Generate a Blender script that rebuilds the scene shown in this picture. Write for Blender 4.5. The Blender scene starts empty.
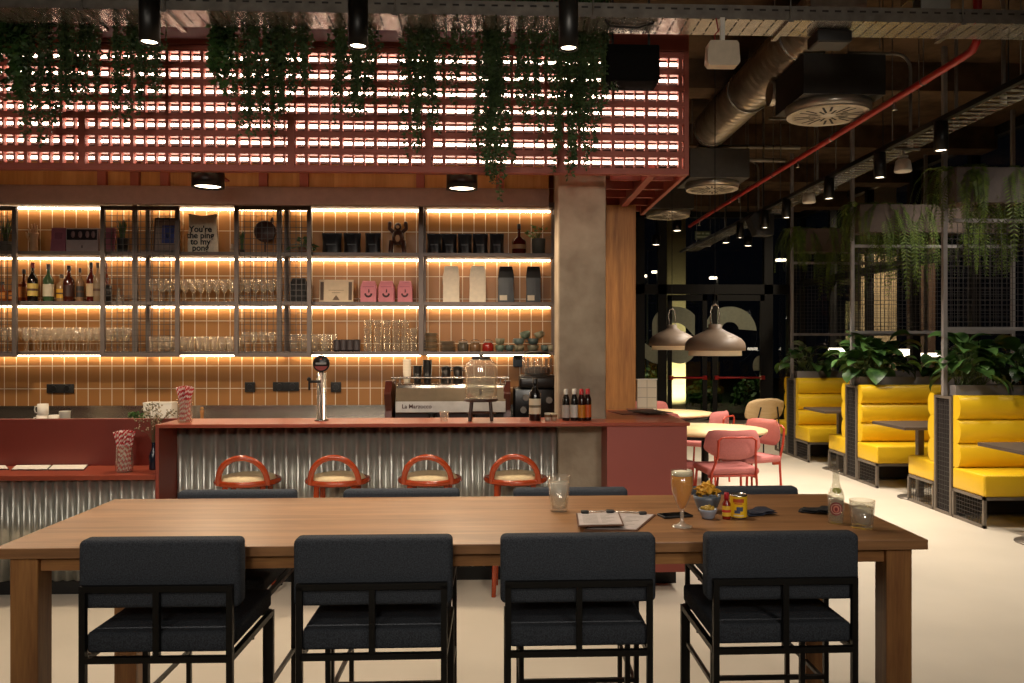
import bpy, bmesh, math, random
from mathutils import Vector, Matrix
random.seed(11)
R = random.uniform
SC = bpy.context.scene
COL = SC.collection
PI = math.pi

# ------------------------------------------------------------------ camera
FOC, PX0, PYH, HC = 830.0, 531.4, 345.0, 1.55
TH = math.atan(.0415)
CT, ST = math.cos(TH), math.sin(TH)


def X(px, Y):
    u = (px - PX0) / FOC
    return Y * (ST + u * CT) / (CT - u * ST)


def at(px, py, Y):
    x = X(px, Y)
    d = Y * CT + x * ST
    return Vector((x, Y, HC - (py - PYH) / FOC * d))


def Z(px, py, Y):
    return at(px, py, Y).z


cam = bpy.data.cameras.new('camera')
camo = bpy.data.objects.new('camera', cam)
COL.objects.link(camo)
camo.location = (0, 0, HC)
camo.rotation_euler = (PI / 2, 0, -TH)
cam.sensor_width = 36
cam.lens = 36 * FOC / 1024
cam.shift_x = (512 - PX0) / 1024
cam.shift_y = (PYH - 341.5) / 1024
cam.clip_start = .05
SC.camera = camo


# ------------------------------------------------------------------ materials
def lin(c):
    if isinstance(c, str):
        c = [int(c[i:i + 2], 16) / 255 for i in (0, 2, 4)]
    return tuple(((x / 12.92) if x <= .04045 else ((x + .055) / 1.055) ** 2.4) for x in c) + (1,)


def newmat(name):
    m = bpy.data.materials.new(name)
    m.use_nodes = True
    nt = m.node_tree
    nt.nodes.clear()
    out = nt.nodes.new('ShaderNodeOutputMaterial')
    return m, nt, out


def mat(name, col, rough=.5, metal=0, var=.12, scale=30, bump=0, spec=.5, stretch=None, col2=None, coat=0, bscale=None):
    m, nt, out = newmat(name)
    N, L = nt.nodes.new, nt.links.new
    b = N('ShaderNodeBsdfPrincipled')
    tc = N('ShaderNodeTexCoord')
    mp = N('ShaderNodeMapping')
    if stretch:
        mp.inputs['Scale'].default_value = stretch
    nz = N('ShaderNodeTexNoise')
    nz.inputs['Scale'].default_value = scale
    nz.inputs['Detail'].default_value = 5
    L(tc.outputs['Object'], mp.inputs[0]); L(mp.outputs[0], nz.inputs['Vector'])
    rp = N('ShaderNodeValToRGB')
    c = lin(col)
    if col2:
        a, d = c, lin(col2)
    else:
        a = tuple(x * (1 - var) for x in c[:3]) + (1,)
        d = tuple(min(1, x * (1 + var)) for x in c[:3]) + (1,)
    rp.color_ramp.elements[0].position = .32
    rp.color_ramp.elements[1].position = .68
    rp.color_ramp.elements[0].color = a
    rp.color_ramp.elements[1].color = d
    L(nz.outputs['Fac'], rp.inputs[0]); L(rp.outputs[0], b.inputs['Base Color'])
    b.inputs['Roughness'].default_value = rough
    b.inputs['Metallic'].default_value = metal
    b.inputs['Specular IOR Level'].default_value = spec
    if coat:
        b.inputs['Coat Weight'].default_value = coat
        b.inputs['Coat Roughness'].default_value = .1
    if bump:
        bn = N('ShaderNodeBump')
        bn.inputs['Strength'].default_value = bump
        bn.inputs['Distance'].default_value = .01
        if bscale:
            n2 = N('ShaderNodeTexNoise')
            n2.inputs['Scale'].default_value = bscale
            L(mp.outputs[0], n2.inputs['Vector']); L(n2.outputs['Fac'], bn.inputs['Height'])
        else:
            L(nz.outputs['Fac'], bn.inputs['Height'])
        L(bn.outputs[0], b.inputs['Normal'])
    L(b.outputs[0], out.inputs[0])
    return m


def emit(name, col, strength):
    m, nt, out = newmat(name)
    e = nt.nodes.new('ShaderNodeEmission')
    e.inputs[0].default_value = lin(col)
    e.inputs[1].default_value = strength
    nt.links.new(e.outputs[0], out.inputs[0])
    return m


def glass(name, tint='ffffff', rough=.03, refl=1.45, body=0.0, bodycol='ffffff'):
    """clear glass: light passes, fresnel reflection, optional milky body"""
    m, nt, out = newmat(name)
    N, L = nt.nodes.new, nt.links.new
    t = N('ShaderNodeBsdfTransparent'); t.inputs[0].default_value = lin(tint)
    g = N('ShaderNodeBsdfGlossy'); g.inputs['Roughness'].default_value = rough
    g.inputs['Color'].default_value = (.95, .95, .95, 1)
    lw = N('ShaderNodeLayerWeight'); lw.inputs[0].default_value = .5
    pw = N('ShaderNodeMath'); pw.operation = 'POWER'; pw.inputs[1].default_value = 3.0
    L(lw.outputs['Facing'], pw.inputs[0])
    fr = N('ShaderNodeMath'); fr.operation = 'MULTIPLY_ADD'
    fr.inputs[1].default_value = .55; fr.inputs[2].default_value = .045 * (refl / 1.45) ** 2
    L(pw.outputs[0], fr.inputs[0])
    mx = N('ShaderNodeMixShader')
    L(fr.outputs[0], mx.inputs[0])
    if body:
        d = N('ShaderNodeBsdfDiffuse'); d.inputs[0].default_value = lin(bodycol)
        m2 = N('ShaderNodeMixShader'); m2.inputs[0].default_value = body
        L(t.outputs[0], m2.inputs[1]); L(d.outputs[0], m2.inputs[2]); L(m2.outputs[0], mx.inputs[1])
    else:
        L(t.outputs[0], mx.inputs[1])
    L(g.outputs[0], mx.inputs[2]); L(mx.outputs[0], out.inputs[0])
    return m


def wood(name, c1, c2, axis=0, plank=None, rough=.42, gs=1.0, pl_axis=1):
    """grain runs along `axis`; optional plank seams"""
    m, nt, out = newmat(name)
    N, L = nt.nodes.new, nt.links.new
    b = N('ShaderNodeBsdfPrincipled')
    tc = N('ShaderNodeTexCoord')
    mp = N('ShaderNodeMapping')
    s = [9 * gs, 9 * gs, 9 * gs]; s[axis] = .7 * gs
    mp.inputs['Scale'].default_value = s
    L(tc.outputs['Object'], mp.inputs[0])
    vec = mp.outputs[0]
    if plank:
        sep = N('ShaderNodeSeparateXYZ'); L(tc.outputs['Object'], sep.inputs[0])
        dv = N('ShaderNodeMath'); dv.operation = 'DIVIDE'; dv.inputs[1].default_value = plank
        L(sep.outputs[pl_axis], dv.inputs[0])
        fl = N('ShaderNodeMath'); fl.operation = 'FLOOR'; L(dv.outputs[0], fl.inputs[0])
        ad = N('ShaderNodeVectorMath'); ad.operation = 'MULTIPLY_ADD'
        cb = N('ShaderNodeCombineXYZ')
        for k in range(3):
            L(fl.outputs[0], cb.inputs[k])
        ad.inputs[1].default_value = (3.7, 5.1, 7.3)
        L(cb.outputs[0], ad.inputs[0]); L(vec, ad.inputs[2])
        vec = ad.outputs[0]
    nz = N('ShaderNodeTexNoise'); nz.inputs['Scale'].default_value = 1.2
    nz.inputs['Detail'].default_value = 8; nz.inputs['Distortion'].default_value = 1.2
    L(vec, nz.inputs['Vector'])
    n2 = N('ShaderNodeTexNoise'); n2.inputs['Scale'].default_value = 14; n2.inputs['Detail'].default_value = 3
    L(vec, n2.inputs['Vector'])
    mx = N('ShaderNodeMath'); mx.operation = 'MULTIPLY_ADD'; mx.inputs[1].default_value = .28
    L(n2.outputs['Fac'], mx.inputs[0])
    sc_ = N('ShaderNodeMath'); sc_.operation = 'MULTIPLY'; sc_.inputs[1].default_value = .72
    L(nz.outputs['Fac'], sc_.inputs[0]); L(sc_.outputs[0], mx.inputs[2])
    rp = N('ShaderNodeValToRGB')
    rp.color_ramp.elements[0].position = .36; rp.color_ramp.elements[1].position = .64
    rp.color_ramp.elements[0].color = lin(c1); rp.color_ramp.elements[1].color = lin(c2)
    L(mx.outputs[0], rp.inputs[0])
    L(rp.outputs[0], b.inputs['Base Color'])
    b.inputs['Roughness'].default_value = rough
    bn = N('ShaderNodeBump'); bn.inputs['Strength'].default_value = .12; bn.inputs['Distance'].default_value = .004
    L(mx.outputs[0], bn.inputs['Height']); L(bn.outputs[0], b.inputs['Normal'])
    L(b.outputs[0], out.inputs[0])
    return m


def tiles(name, c1, c2, grout, w, h, oz, axis_w=0, rough=.36):
    m, nt, out = newmat(name)
    N, L = nt.nodes.new, nt.links.new
    b = N('ShaderNodeBsdfPrincipled')
    tc = N('ShaderNodeTexCoord'); sep = N('ShaderNodeSeparateXYZ'); cb = N('ShaderNodeCombineXYZ')
    L(tc.outputs['Object'], sep.inputs[0])
    L(sep.outputs[axis_w], cb.inputs[0])
    sb = N('ShaderNodeMath'); sb.operation = 'SUBTRACT'; sb.inputs[1].default_value = oz
    L(sep.outputs[2], sb.inputs[0]); L(sb.outputs[0], cb.inputs[1])
    br = N('ShaderNodeTexBrick')
    br.offset = 0; br.squash = 1
    br.inputs['Scale'].default_value = 1
    br.inputs['Brick Width'].default_value = w; br.inputs['Row Height'].default_value = h
    br.inputs['Mortar Size'].default_value = .0032; br.inputs['Mortar Smooth'].default_value = .1
    br.inputs['Color1'].default_value = lin(c1); br.inputs['Color2'].default_value = lin(c2)
    br.inputs['Mortar'].default_value = lin(grout)
    L(cb.outputs[0], br.inputs['Vector'])
    L(br.outputs['Color'], b.inputs['Base Color'])
    b.inputs['Roughness'].default_value = rough
    b.inputs['Specular IOR Level'].default_value = .25
    bn = N('ShaderNodeBump'); bn.inputs['Strength'].default_value = .4; bn.inputs['Distance'].default_value = .003
    bn.invert = True
    L(br.outputs['Fac'], bn.inputs['Height']); L(bn.outputs[0], b.inputs['Normal'])
    L(b.outputs[0], out.inputs[0])
    return m


def stripes(name, c1, c2, pitch):
    """diagonal candy stripe around a thin stick standing along z"""
    m, nt, out = newmat(name)
    N, L = nt.nodes.new, nt.links.new
    b = N('ShaderNodeBsdfPrincipled'); b.inputs['Roughness'].default_value = .6
    tc = N('ShaderNodeTexCoord'); mp = N('ShaderNodeMapping')
    mp.inputs['Rotation'].default_value = (0, .9, 0)
    oi = N('ShaderNodeObjectInfo'); va = N('ShaderNodeVectorMath'); va.operation = 'ADD'
    L(tc.outputs['Object'], va.inputs[0]); L(oi.outputs['Random'], va.inputs[1]); L(va.outputs[0], mp.inputs[0])
    wv = N('ShaderNodeTexWave'); wv.wave_type = 'BANDS'; wv.bands_direction = 'Z'
    wv.inputs['Scale'].default_value = pitch
    L(mp.outputs[0], wv.inputs['Vector'])
    rp = N('ShaderNodeValToRGB'); rp.color_ramp.interpolation = 'CONSTANT'
    rp.color_ramp.elements[0].color = lin(c1); rp.color_ramp.elements[1].color = lin(c2)
    rp.color_ramp.elements[1].position = .55
    L(wv.outputs[0], rp.inputs[0]); L(rp.outputs[0], b.inputs['Base Color']); L(b.outputs[0], out.inputs[0])
    return m


M = {}
M['floor'] = mat('floor_screed', 'cec3b2', .5, 0, .05, 1.5, .03, .35)
M['ceil'] = mat('ceiling_soffit', '564433', .95, 0, .35, 5, .3, .2)
M['plaster'] = mat('dark_plaster', '4a3f38', .9, 0, .1, 6)
M['tile'] = tiles('amber_tile', '9c6d40', '95663a', 'd9cab2', .1005, .195, 1.369 - .195 * 10)
M['oak'] = wood('oak_table', '775233', 'a0734a', 0, .142, .4, 1.0)
M['oakleg'] = wood('oak_leg', '805431', 'a87744', 2, None, .4, 1.2)
M['oakx'] = wood('oak_apron', '805431', 'a87744', 0, None, .4, 1.2)
M['pine'] = wood('pine_cladding', '8a5526', 'c08442', 2, .16, .55, .8, 0)
M['ply'] = wood('ply_panel', 'b87a3c', 'd79c58', 2, .3, .6, .5, 0)
M['lightoak'] = wood('pale_oak', 'c9a878', 'dbbf93', 0, None, .5, 1)
M['fabric'] = mat('slate_fabric', '2e3136', .95, 0, .0, 260, .35, .15, None, '464a51')
M['blackmetal'] = mat('black_steel', '14120f', .42, .3, .1, 20)
M['black'] = mat('black_matt', '0e0d0d', .6, 0, .1, 20)
M['red'] = mat('terracotta_paint', '8f3f30', .45, 0, .06, 4, .02, .4)
M['redtop'] = mat('terracotta_counter', '984835', .28, 0, .06, 5, .02, .5)
M['redlat'] = mat('terracotta_lattice', '9a4c3c', .6, 0, .08, 10)
M['redpipe'] = mat('red_pipe', 'a3241f', .4, 0, .1, 12)
M['stool'] = mat('orange_red_cane', 'a8401c', .25, 0, .14, 14, 0, .5, None, None, .4)
M['cream'] = mat('cream_seat', 'd8c398', .7, 0, .05, 40, .05)
M['corr'] = mat('galvanised_sheet', 'c4c3ba', .34, .75, .12, 9, .02)
M['galv'] = mat('galvanised_tray', 'b9b4ab', .24, .72, .2, 14, .12)
M['duct'] = mat('duct_metal', 'b5ab9c', .28, .7, .2, 6, .04)
M['steel'] = mat('brushed_steel', 'b6aea3', .25, .95, .08, 60, .03, .5, (1, 1, 20))
M['shelf'] = mat('shelf_steel', '685d58', .5, .35, .08, 14)
M['frame'] = mat('booth_frame', '756b60', .5, .3, .08, 14)
M['planter'] = mat('planter_grey', '8d8785', .6, .1, .08, 10)
M['concrete'] = mat('cast_concrete', '8e7e6b', .85, 0, .0, 7, .25, .3, None, 'a89984', 0, 40)
M['yellow'] = mat('yellow_vinyl', 'e6bb22', .34, 0, .05, 3, .04, .5, None, None, 0, 200)
M['pink'] = mat('pink_fabric', 'bd7470', .85, 0, .07, 90, .1, .2)
M['redmetal'] = mat('red_tube', 'b03a24', .4, .1, .08, 20)
M['white'] = mat('white_gloss', 'e8e2d6', .4, 0, .03, 12)
M['paper'] = mat('paper', 'e9e1d5', .8, 0, .03, 20)
M['porcelain'] = mat('porcelain', 'efe8dc', .2, 0, .02, 20)
M['ink'] = mat('ink', '1e1b1a', .7, 0, .05, 30)
M['leaf'] = mat('leaf_green', '24401f', .4, 0, .0, 9, 0, .4, None, '4f7236')
M['leafd'] = mat('trailing_leaf', '26391f', .55, 0, .0, 14, 0, .3, None, '50663c')
M['fern'] = mat('fern_green', '435a24', .55, 0, .0, 12, 0, .3, None, '748638')
M['stem'] = mat('plant_stem', '4b5a2c', .7, 0, .2, 20)
M['soil'] = mat('soil', '2a1f17', .95, 0, .3, 50, .4)
M['terra'] = mat('clay_pot', '6b4a36', .8, 0, .1, 20)
M['greypot'] = mat('grey_pot', '55564f', .6, 0, .1, 20)
M['lampshade'] = mat('lamp_enamel', '7d6a59', .5, 0, .05, 8)
M['lampin'] = mat('lamp_inner', 'e9ddc4', .6, 0, .03, 8)
M['glass'] = glass('clear_glass', 'fbfbf8', .02, 1.45, .05, 'f4efe6')
M['glassware'] = glass('glassware', 'fdfaf4', .04, 1.6, .1, 'f6ede0')
M['pane'] = glass('window_pane', 'e8e6e2', .0, 1.5)
M['ice'] = glass('iced_drink', 'f4f0e8', .15, 1.33, .28, 'f0ebe2')
M['water'] = glass('water', 'eef1ee', .02, 1.33, .10, 'e6e2d6')
M['led_shelf'] = emit('shelf_led', 'ffe3bd', 24)
M['led_grid'] = emit('grid_led', 'ffdfc6', 19)
M['fill_glow'] = emit('fill_strip_glow', 'ffd2a0', 7)  # glow of the added fill strip hidden in the light box
M['bulb'] = emit('lamp_glow', 'ffe8c8', 9)
M['outled'] = emit('street_led', 'fff1d8', 7)
M['brown'] = mat('dark_brown_wood', '3a2218', .4, 0, .2, 20)
M['wire'] = mat('mesh_wire', '4c4744', .5, .4, .08, 14)
M['wirelt'] = mat('light_mesh_wire', '7d766c', .45, .4, .08, 14)


def cm(hexcol, rough=.45, metal=0, var=.08, scale=18, **k):
    key = f'paint {hexcol} {rough} {metal}'
    if key not in M:
        M[key] = mat(key, hexcol, rough, metal, var, scale, **k)
    return M[key]


# ------------------------------------------------------------------ mesh builder
class MB:
    def __init__(s):
        s.v, s.f, s.m, s.sm = [], [], [], []
        s.T = Matrix.Identity(4)

    def add(s, vs, fs, mi=0, smooth=False):
        o = len(s.v)
        s.v += [tuple(s.T @ Vector(v)) for v in vs]
        for f in fs:
            s.f.append(tuple(i + o for i in f)); s.m.append(mi); s.sm.append(smooth)
        return s

    def box(s, x0, x1, y0, y1, z0, z1, mi=0):
        v = [(x, y, z) for z in (z0, z1) for y in (y0, y1) for x in (x0, x1)]
        return s.add(v, [(0, 2, 3, 1), (4, 5, 7, 6), (0, 1, 5, 4), (2, 6, 7, 3), (0, 4, 6, 2), (1, 3, 7, 5)], mi)

    def cbox(s, c, sx, sy, sz, mi=0):
        return s.box(c[0] - sx / 2, c[0] + sx / 2, c[1] - sy / 2, c[1] + sy / 2, c[2] - sz / 2, c[2] + sz / 2, mi)

    def rbox(s, x0, x1, y0, y1, z0, z1, r=.01, seg=3, mi=0):
        bm = bmesh.new()
        bmesh.ops.create_cube(bm, size=1)
        for v in bm.verts:
            v.co = Vector(((x0 + x1) / 2 + v.co.x * (x1 - x0), (y0 + y1) / 2 + v.co.y * (y1 - y0), (z0 + z1) / 2 + v.co.z * (z1 - z0)))
        bmesh.ops.bevel(bm, geom=list(bm.edges), offset=r, segments=seg, profile=.5, affect='EDGES')
        bm.verts.index_update()
        vs = [tuple(v.co) for v in bm.verts]
        fs = [tuple(v.index for v in f.verts) for f in bm.faces]
        bm.free()
        return s.add(vs, fs, mi, True)

    def cyl(s, p0, p1, r0, r1=None, n=12, mi=0, cap=True, smooth=True):
        r1 = r0 if r1 is None else r1
        p0, p1 = Vector(p0), Vector(p1)
        d = (p1 - p0).normalized()
        a = d.orthogonal().normalized(); b = d.cross(a)
        vs, fs = [], []
        for p, r in ((p0, r0), (p1, r1)):
            for i in range(n):
                t = 2 * PI * i / n
                vs.append(p + (a * math.cos(t) + b * math.sin(t)) * r)
        for i in range(n):
            j = (i + 1) % n
            fs.append((i, j, n + j, n + i))
        s.add(vs, fs, mi, smooth)
        if cap:
            s.add(vs[:n], [tuple(reversed(range(n)))], mi)
            s.add(vs[n:], [tuple(range(n))], mi)
        return s

    def lathe(s, prof, c=(0, 0, 0), n=20, mi=0, smooth=True):
        vs, fs = [], []
        k = len(prof)
        for i in range(n):
            t = 2 * PI * i / n
            for r, z in prof:
                vs.append((c[0] + r * math.cos(t), c[1] + r * math.sin(t), c[2] + z))
        for i in range(n):
            j = (i + 1) % n
            for q in range(k - 1):
                fs.append((i * k + q, j * k + q, j * k + q + 1, i * k + q + 1))
        return s.add(vs, fs, mi, smooth)

    def tube(s, pts, r, n=8, mi=0, closed=False):
        pts = [Vector(p) for p in pts]
        k = len(pts)
        vs, fs = [], []
        up = None
        for i, p in enumerate(pts):
            if closed:
                d = pts[(i + 1) % k] - pts[i - 1]
            else:
                d = pts[min(i + 1, k - 1)] - pts[max(i - 1, 0)]
            d.normalize()
            if up is None:
                up = d.orthogonal().normalized()
            a = (up - d * up.dot(d)).normalized()
            up = a
            b = d.cross(a)
            rr = r[i] if isinstance(r, (list, tuple)) else r
            for q in range(n):
                t = 2 * PI * q / n
                vs.append(p + (a * math.cos(t) + b * math.sin(t)) * rr)
        for i in range(k if closed else k - 1):
            j = (i + 1) % k
            for q in range(n):
                w = (q + 1) % n
                fs.append((i * n + q, i * n + w, j * n + w, j * n + q))
        s.add(vs, fs, mi, True)
        if not closed:
            s.add(vs[:n], [tuple(reversed(range(n)))], mi)
            s.add(vs[-n:], [tuple(range(n))], mi)
        return s

    def bar(s, p0, p1, w, mi=0, h=None):
        """square bar"""
        p0, p1 = Vector(p0), Vector(p1)
        d = (p1 - p0).normalized()
        a = Vector((0, 0, 1)).cross(d)
        a = Vector((1, 0, 0)) if a.length < 1e-4 else a.normalized()
        b = d.cross(a)
        h = w if h is None else h
        vs = [p + a * sa * w / 2 + b * sb * h / 2 for p in (p0, p1) for sa, sb in ((-1, -1), (1, -1), (1, 1), (-1, 1))]
        return s.add(vs, [(3, 2, 1, 0), (4, 5, 6, 7), (0, 1, 5, 4), (1, 2, 6, 5), (2, 3, 7, 6), (3, 0, 4, 7)], mi)

    def ball(s, c, rx, ry=None, rz=None, nu=12, nv=8, mi=0, jit=0):
        ry = rx if ry is None else ry
        rz = rx if rz is None else rz
        vs, fs = [], []
        for j in range(nv + 1):
            p = PI * j / nv
            for i in range(nu):
                t = 2 * PI * i / nu
                k = 1 + R(-jit, jit)
                vs.append((c[0] + rx * k * math.sin(p) * math.cos(t), c[1] + ry * k * math.sin(p) * math.sin(t), c[2] + rz * k * math.cos(p)))
        for j in range(nv):
            for i in range(nu):
                q = (i + 1) % nu
                fs.append((j * nu + i, (j + 1) * nu + i, (j + 1) * nu + q, j * nu + q))
        return s.add(vs, fs, mi, True)

    def prism(s, poly, lo, hi, axis='y', mi=0, smooth=False):
        """poly of 2D points extruded along axis (the 2D points fill the other two axes in order)"""
        def P(a, b, t):
            return {'x': (t, a, b), 'y': (a, t, b), 'z': (a, b, t)}[axis]
        n = len(poly)
        vs = [P(a, b, lo) for a, b in poly] + [P(a, b, hi) for a, b in poly]
        s.add(vs, [(i, (i + 1) % n, n + (i + 1) % n, n + i) for i in range(n)], mi, smooth)
        s.add(vs[:n], [tuple(reversed(range(n)))], mi)
        s.add(vs[n:], [tuple(range(n))], mi)
        return s

    def sheet(s, fn, nu, nv, mi=0, smooth=True):
        vs = [fn(i / nu, j / nv) for j in range(nv + 1) for i in range(nu + 1)]
        fs = [(j * (nu + 1) + i, j * (nu + 1) + i + 1, (j + 1) * (nu + 1) + i + 1, (j + 1) * (nu + 1) + i) for j in range(nv) for i in range(nu)]
        return s.add(vs, fs, mi, smooth)

    def build(s, name, mats, parent=None, loc=None, rz=0, bevel=0, solid=0, fix=True):
        me = bpy.data.meshes.new(name)
        me.from_pydata(s.v, [], s.f)
        for m in (mats if isinstance(mats, (list, tuple)) else [mats]):
            me.materials.append(M[m] if isinstance(m, str) else m)
        me.polygons.foreach_set('material_index', s.m)
        me.polygons.foreach_set('use_smooth', s.sm)
        me.update()
        if fix:
            bm = bmesh.new(); bm.from_mesh(me)
            bmesh.ops.recalc_face_normals(bm, faces=bm.faces)
            bm.to_mesh(me); bm.free()
        o = bpy.data.objects.new(name, me)
        COL.objects.link(o)
        if parent is not None:
            o.parent = parent
        if loc is not None:
            o.location = loc
        if rz:
            o.rotation_euler = (0, 0, rz)
        if solid:
            q = o.modifiers.new('thickness', 'SOLIDIFY'); q.thickness = solid; q.offset = 0
        if bevel:
            q = o.modifiers.new('bevel', 'BEVEL'); q.width = bevel; q.segments = 2; q.limit_method = 'ANGLE'
        return o


def thing(name, label, cat, loc=(0, 0, 0), rz=0, group=None):
    o = bpy.data.objects.new(name, None)
    COL.objects.link(o)
    o.empty_display_size = .05
    o.location = loc
    o.rotation_euler = (0, 0, rz)
    return tag(o, label, cat, group)


def tag(o, label, cat, group=None):
    o['label'] = label; o['category'] = cat
    if group:
        o['group'] = group
    return o


def struct(o):
    o['kind'] = 'structure'
    return o


def dup(root, loc, rz=0, label=None, group=None, scale=None):
    r = root.copy(); COL.objects.link(r)
    r.location = loc; r.rotation_euler = (0, 0, rz)
    if label:
        r['label'] = label
    if group:
        r['group'] = group
    if scale:
        r.scale = scale
    for ch in list(root.children):
        c = ch.copy(); COL.objects.link(c); c.parent = r
        for g in list(ch.children):
            d = g.copy(); COL.objects.link(d); d.parent = c
    return r


def text(body, size, loc, rot, m, parent, name='lettering', offset=0, sx=1, spacing=.8, extrude=.0006):
    cu = bpy.data.curves.new(name, 'FONT')
    cu.body = body; cu.size = size; cu.align_x = 'CENTER'; cu.align_y = 'CENTER'
    cu.extrude = extrude; cu.offset = offset; cu.space_line = spacing
    cu.materials.append(M[m] if isinstance(m, str) else m)
    o = bpy.data.objects.new('text_source', cu); COL.objects.link(o)
    dg_ = bpy.context.evaluated_depsgraph_get()
    me = bpy.data.meshes.new_from_object(o.evaluated_get(dg_))
    bpy.data.objects.remove(o)
    o = bpy.data.objects.new(name, me); COL.objects.link(o)
    if not me.materials:
        me.materials.append(M[m] if isinstance(m, str) else m)
    if parent is not None:
        o.parent = parent
    o.location = loc; o.rotation_euler = rot
    o.scale = (sx, 1, 1)
    return o


FRONT = (PI / 2, 0, 0)      # lettering that faces the bar's customers (-y)


def light(name, kind, loc, energy, col=(1, .82, .6), rot=(0, 0, 0), **k):
    l = bpy.data.lights.new(name, kind)
    l.energy = energy; l.color = col
    for a, v in k.items():
        setattr(l, a, v)
    o = bpy.data.objects.new(name, l); COL.objects.link(o)
    o.location = loc; o.rotation_euler = rot
    return o
# ================================================================== SETTING
WX0, WX1, WY = -6.2, 6.3, 17.0
CEIL = 4.3
struct(MB().box(WX0, WX1 + .1, -3.2, WY + .1, -.06, 0).build('floor', 'floor'))
struct(MB().box(WX0, WX1 + .1, -3.2, WY + .1, CEIL, CEIL + .1).build('ceiling', 'ceil'))
struct(MB().box(WX0 - .15, WX0, -3.2, 7.5, 0, CEIL).build('wall_left', 'plaster'))
struct(MB().box(WX0, 1.06, 7.3, 7.5, 0, CEIL).build('wall_back', 'tile'))
struct(MB().box(.9, 1.06, 7.5, WY, 0, CEIL).build('wall_inner', 'plaster'))
struct(MB().box(WX0, WX1, -3.3, -3.2, 0, CEIL).build('wall_front', 'plaster'))
struct(MB().box(-12, 30, WY + .1, 40, -.12, -.05).box(WX1 + .1, 30, -6, WY + .1, -.12, -.05).build('ground_outside', cm('2a3320', .95, 0, .3, 2)))
# ceiling joists
for i, y in enumerate((7.9, 10.2, 12.4, 14.6)):
    struct(MB().box(1.06, WX1, y, y + .35, CEIL - .28, CEIL).build(f'trim_{i+1}', 'ceil'))
# wall cladding: pine stub wall behind the concrete column
struct(MB().box(.83, 1.06, 6.3, 7.3, 0, 2.62).build('column_cladding', 'pine', bevel=.004))
cx0, cx1 = X(558, 5.5), X(606, 5.5)
struct(MB().box(cx0, cx1, 5.5, 5.85, 0, CEIL).build('column', 'concrete', bevel=.012))
# back window wall with two glass doors
m = MB()
XA, XB = 1.06, WX1
for z in (0, 2.6, CEIL - .12):
    m.box(XA, XB, WY - .05, WY + .07, z, z + (.2 if z == 2.6 else .12))
for px in (640, 662, 768, 792):
    x = X(px, WY)
    m.box(x - .09, x + .09, WY - .05, WY + .07, 0, CEIL)
struct(m.build('window_1', 'black'))
g = MB().box(XA, XB, WY, WY + .012, .1, CEIL)
gp = g.build('pane', 'pane', bpy.data.objects['window_1'])
for i, (a, b, hinge) in enumerate(((662, 706, 0), (707, 768, 1))):
    xa, xb = X(a, WY) + .1, X(b, WY) - (.1 if i else 0)
    m = MB()
    for x in (xa, xb - .09):
        m.box(x, x + .09, WY - .09, WY - .04, .02, 2.58)
    for z in (.02, 2.46):
        m.box(xa, xb, WY - .09, WY - .04, z, z + .12)
    d = struct(m.build(f'door_{i+1}', 'black'))
    bar = MB().cyl((xa + .08, WY - .16, .88), (xb - .08, WY - .16, .88), .022)
    bar.box(xa + .02, xa + .1, WY - .18, WY - .08, .84, .92, 0).box(xb - .1, xb - .02, WY - .18, WY - .08, .84, .92, 0)
    bar.build('push_bar', cm('b81e1a', .35), d)
# vinyl letters on the glass, reading correctly from the street
for ch, px, py, sz in (('a', 671, 327, 2.2), ('e', 731, 327, 2.2), (',', 762, 345, 1.6)):
    p = at(px, py, WY - .012)
    t_ = text(ch, sz, p, (PI / 2, 0, PI), cm('b4baa6', .7), bpy.data.objects['window_1'], 'lettering', .075, 1.06, 1, .002)
# right window wall
m = MB()
for y in [-3.2 + 1.55 * i for i in range(14)]:
    m.box(WX1 - .04, WX1 + .08, y - .05, y + .05, 0, CEIL)
for z in (0, 2.75, CEIL - .12):
    m.box(WX1 - .04, WX1 + .08, -3.2, WY, z, z + .12)
struct(m.build('window_2', 'black'))
MB().box(WX1 + .02, WX1 + .03, -3.2, WY, .1, CEIL).build('pane', 'pane', bpy.data.objects['window_2'])

# outside in the dark: lit column, second lit column, lamps, shrubs
p0, p1 = X(667, 19.5), X(686, 19.5)
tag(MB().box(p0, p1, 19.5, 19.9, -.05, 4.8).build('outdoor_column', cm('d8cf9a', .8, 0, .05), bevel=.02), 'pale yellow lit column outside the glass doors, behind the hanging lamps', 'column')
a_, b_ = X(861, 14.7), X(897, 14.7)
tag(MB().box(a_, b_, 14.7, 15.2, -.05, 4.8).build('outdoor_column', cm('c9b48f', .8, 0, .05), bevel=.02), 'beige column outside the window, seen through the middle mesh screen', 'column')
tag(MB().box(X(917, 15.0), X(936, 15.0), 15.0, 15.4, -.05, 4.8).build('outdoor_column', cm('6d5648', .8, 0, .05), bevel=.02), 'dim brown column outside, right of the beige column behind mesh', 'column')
light('column_uplight', 'SPOT', ((p0 + p1) / 2, 18.4, .1), 420, (1, .92, .66), (math.radians(128), 0, 0), spot_size=1.3, spot_blend=.6)
light('street_light', 'SPOT', ((a_ + b_) / 2, 13.25, 3.9), 300, (1, .83, .62), (math.radians(35), 0, 0), spot_size=2.2, spot_blend=.5, shadow_soft_size=.1)
light('garden_light', 'SPOT', (4.0, 21.5, 4.6), 260, (.75, .9, .45), (math.radians(12), 0, 0), spot_size=2.4, spot_blend=.8)
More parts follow.
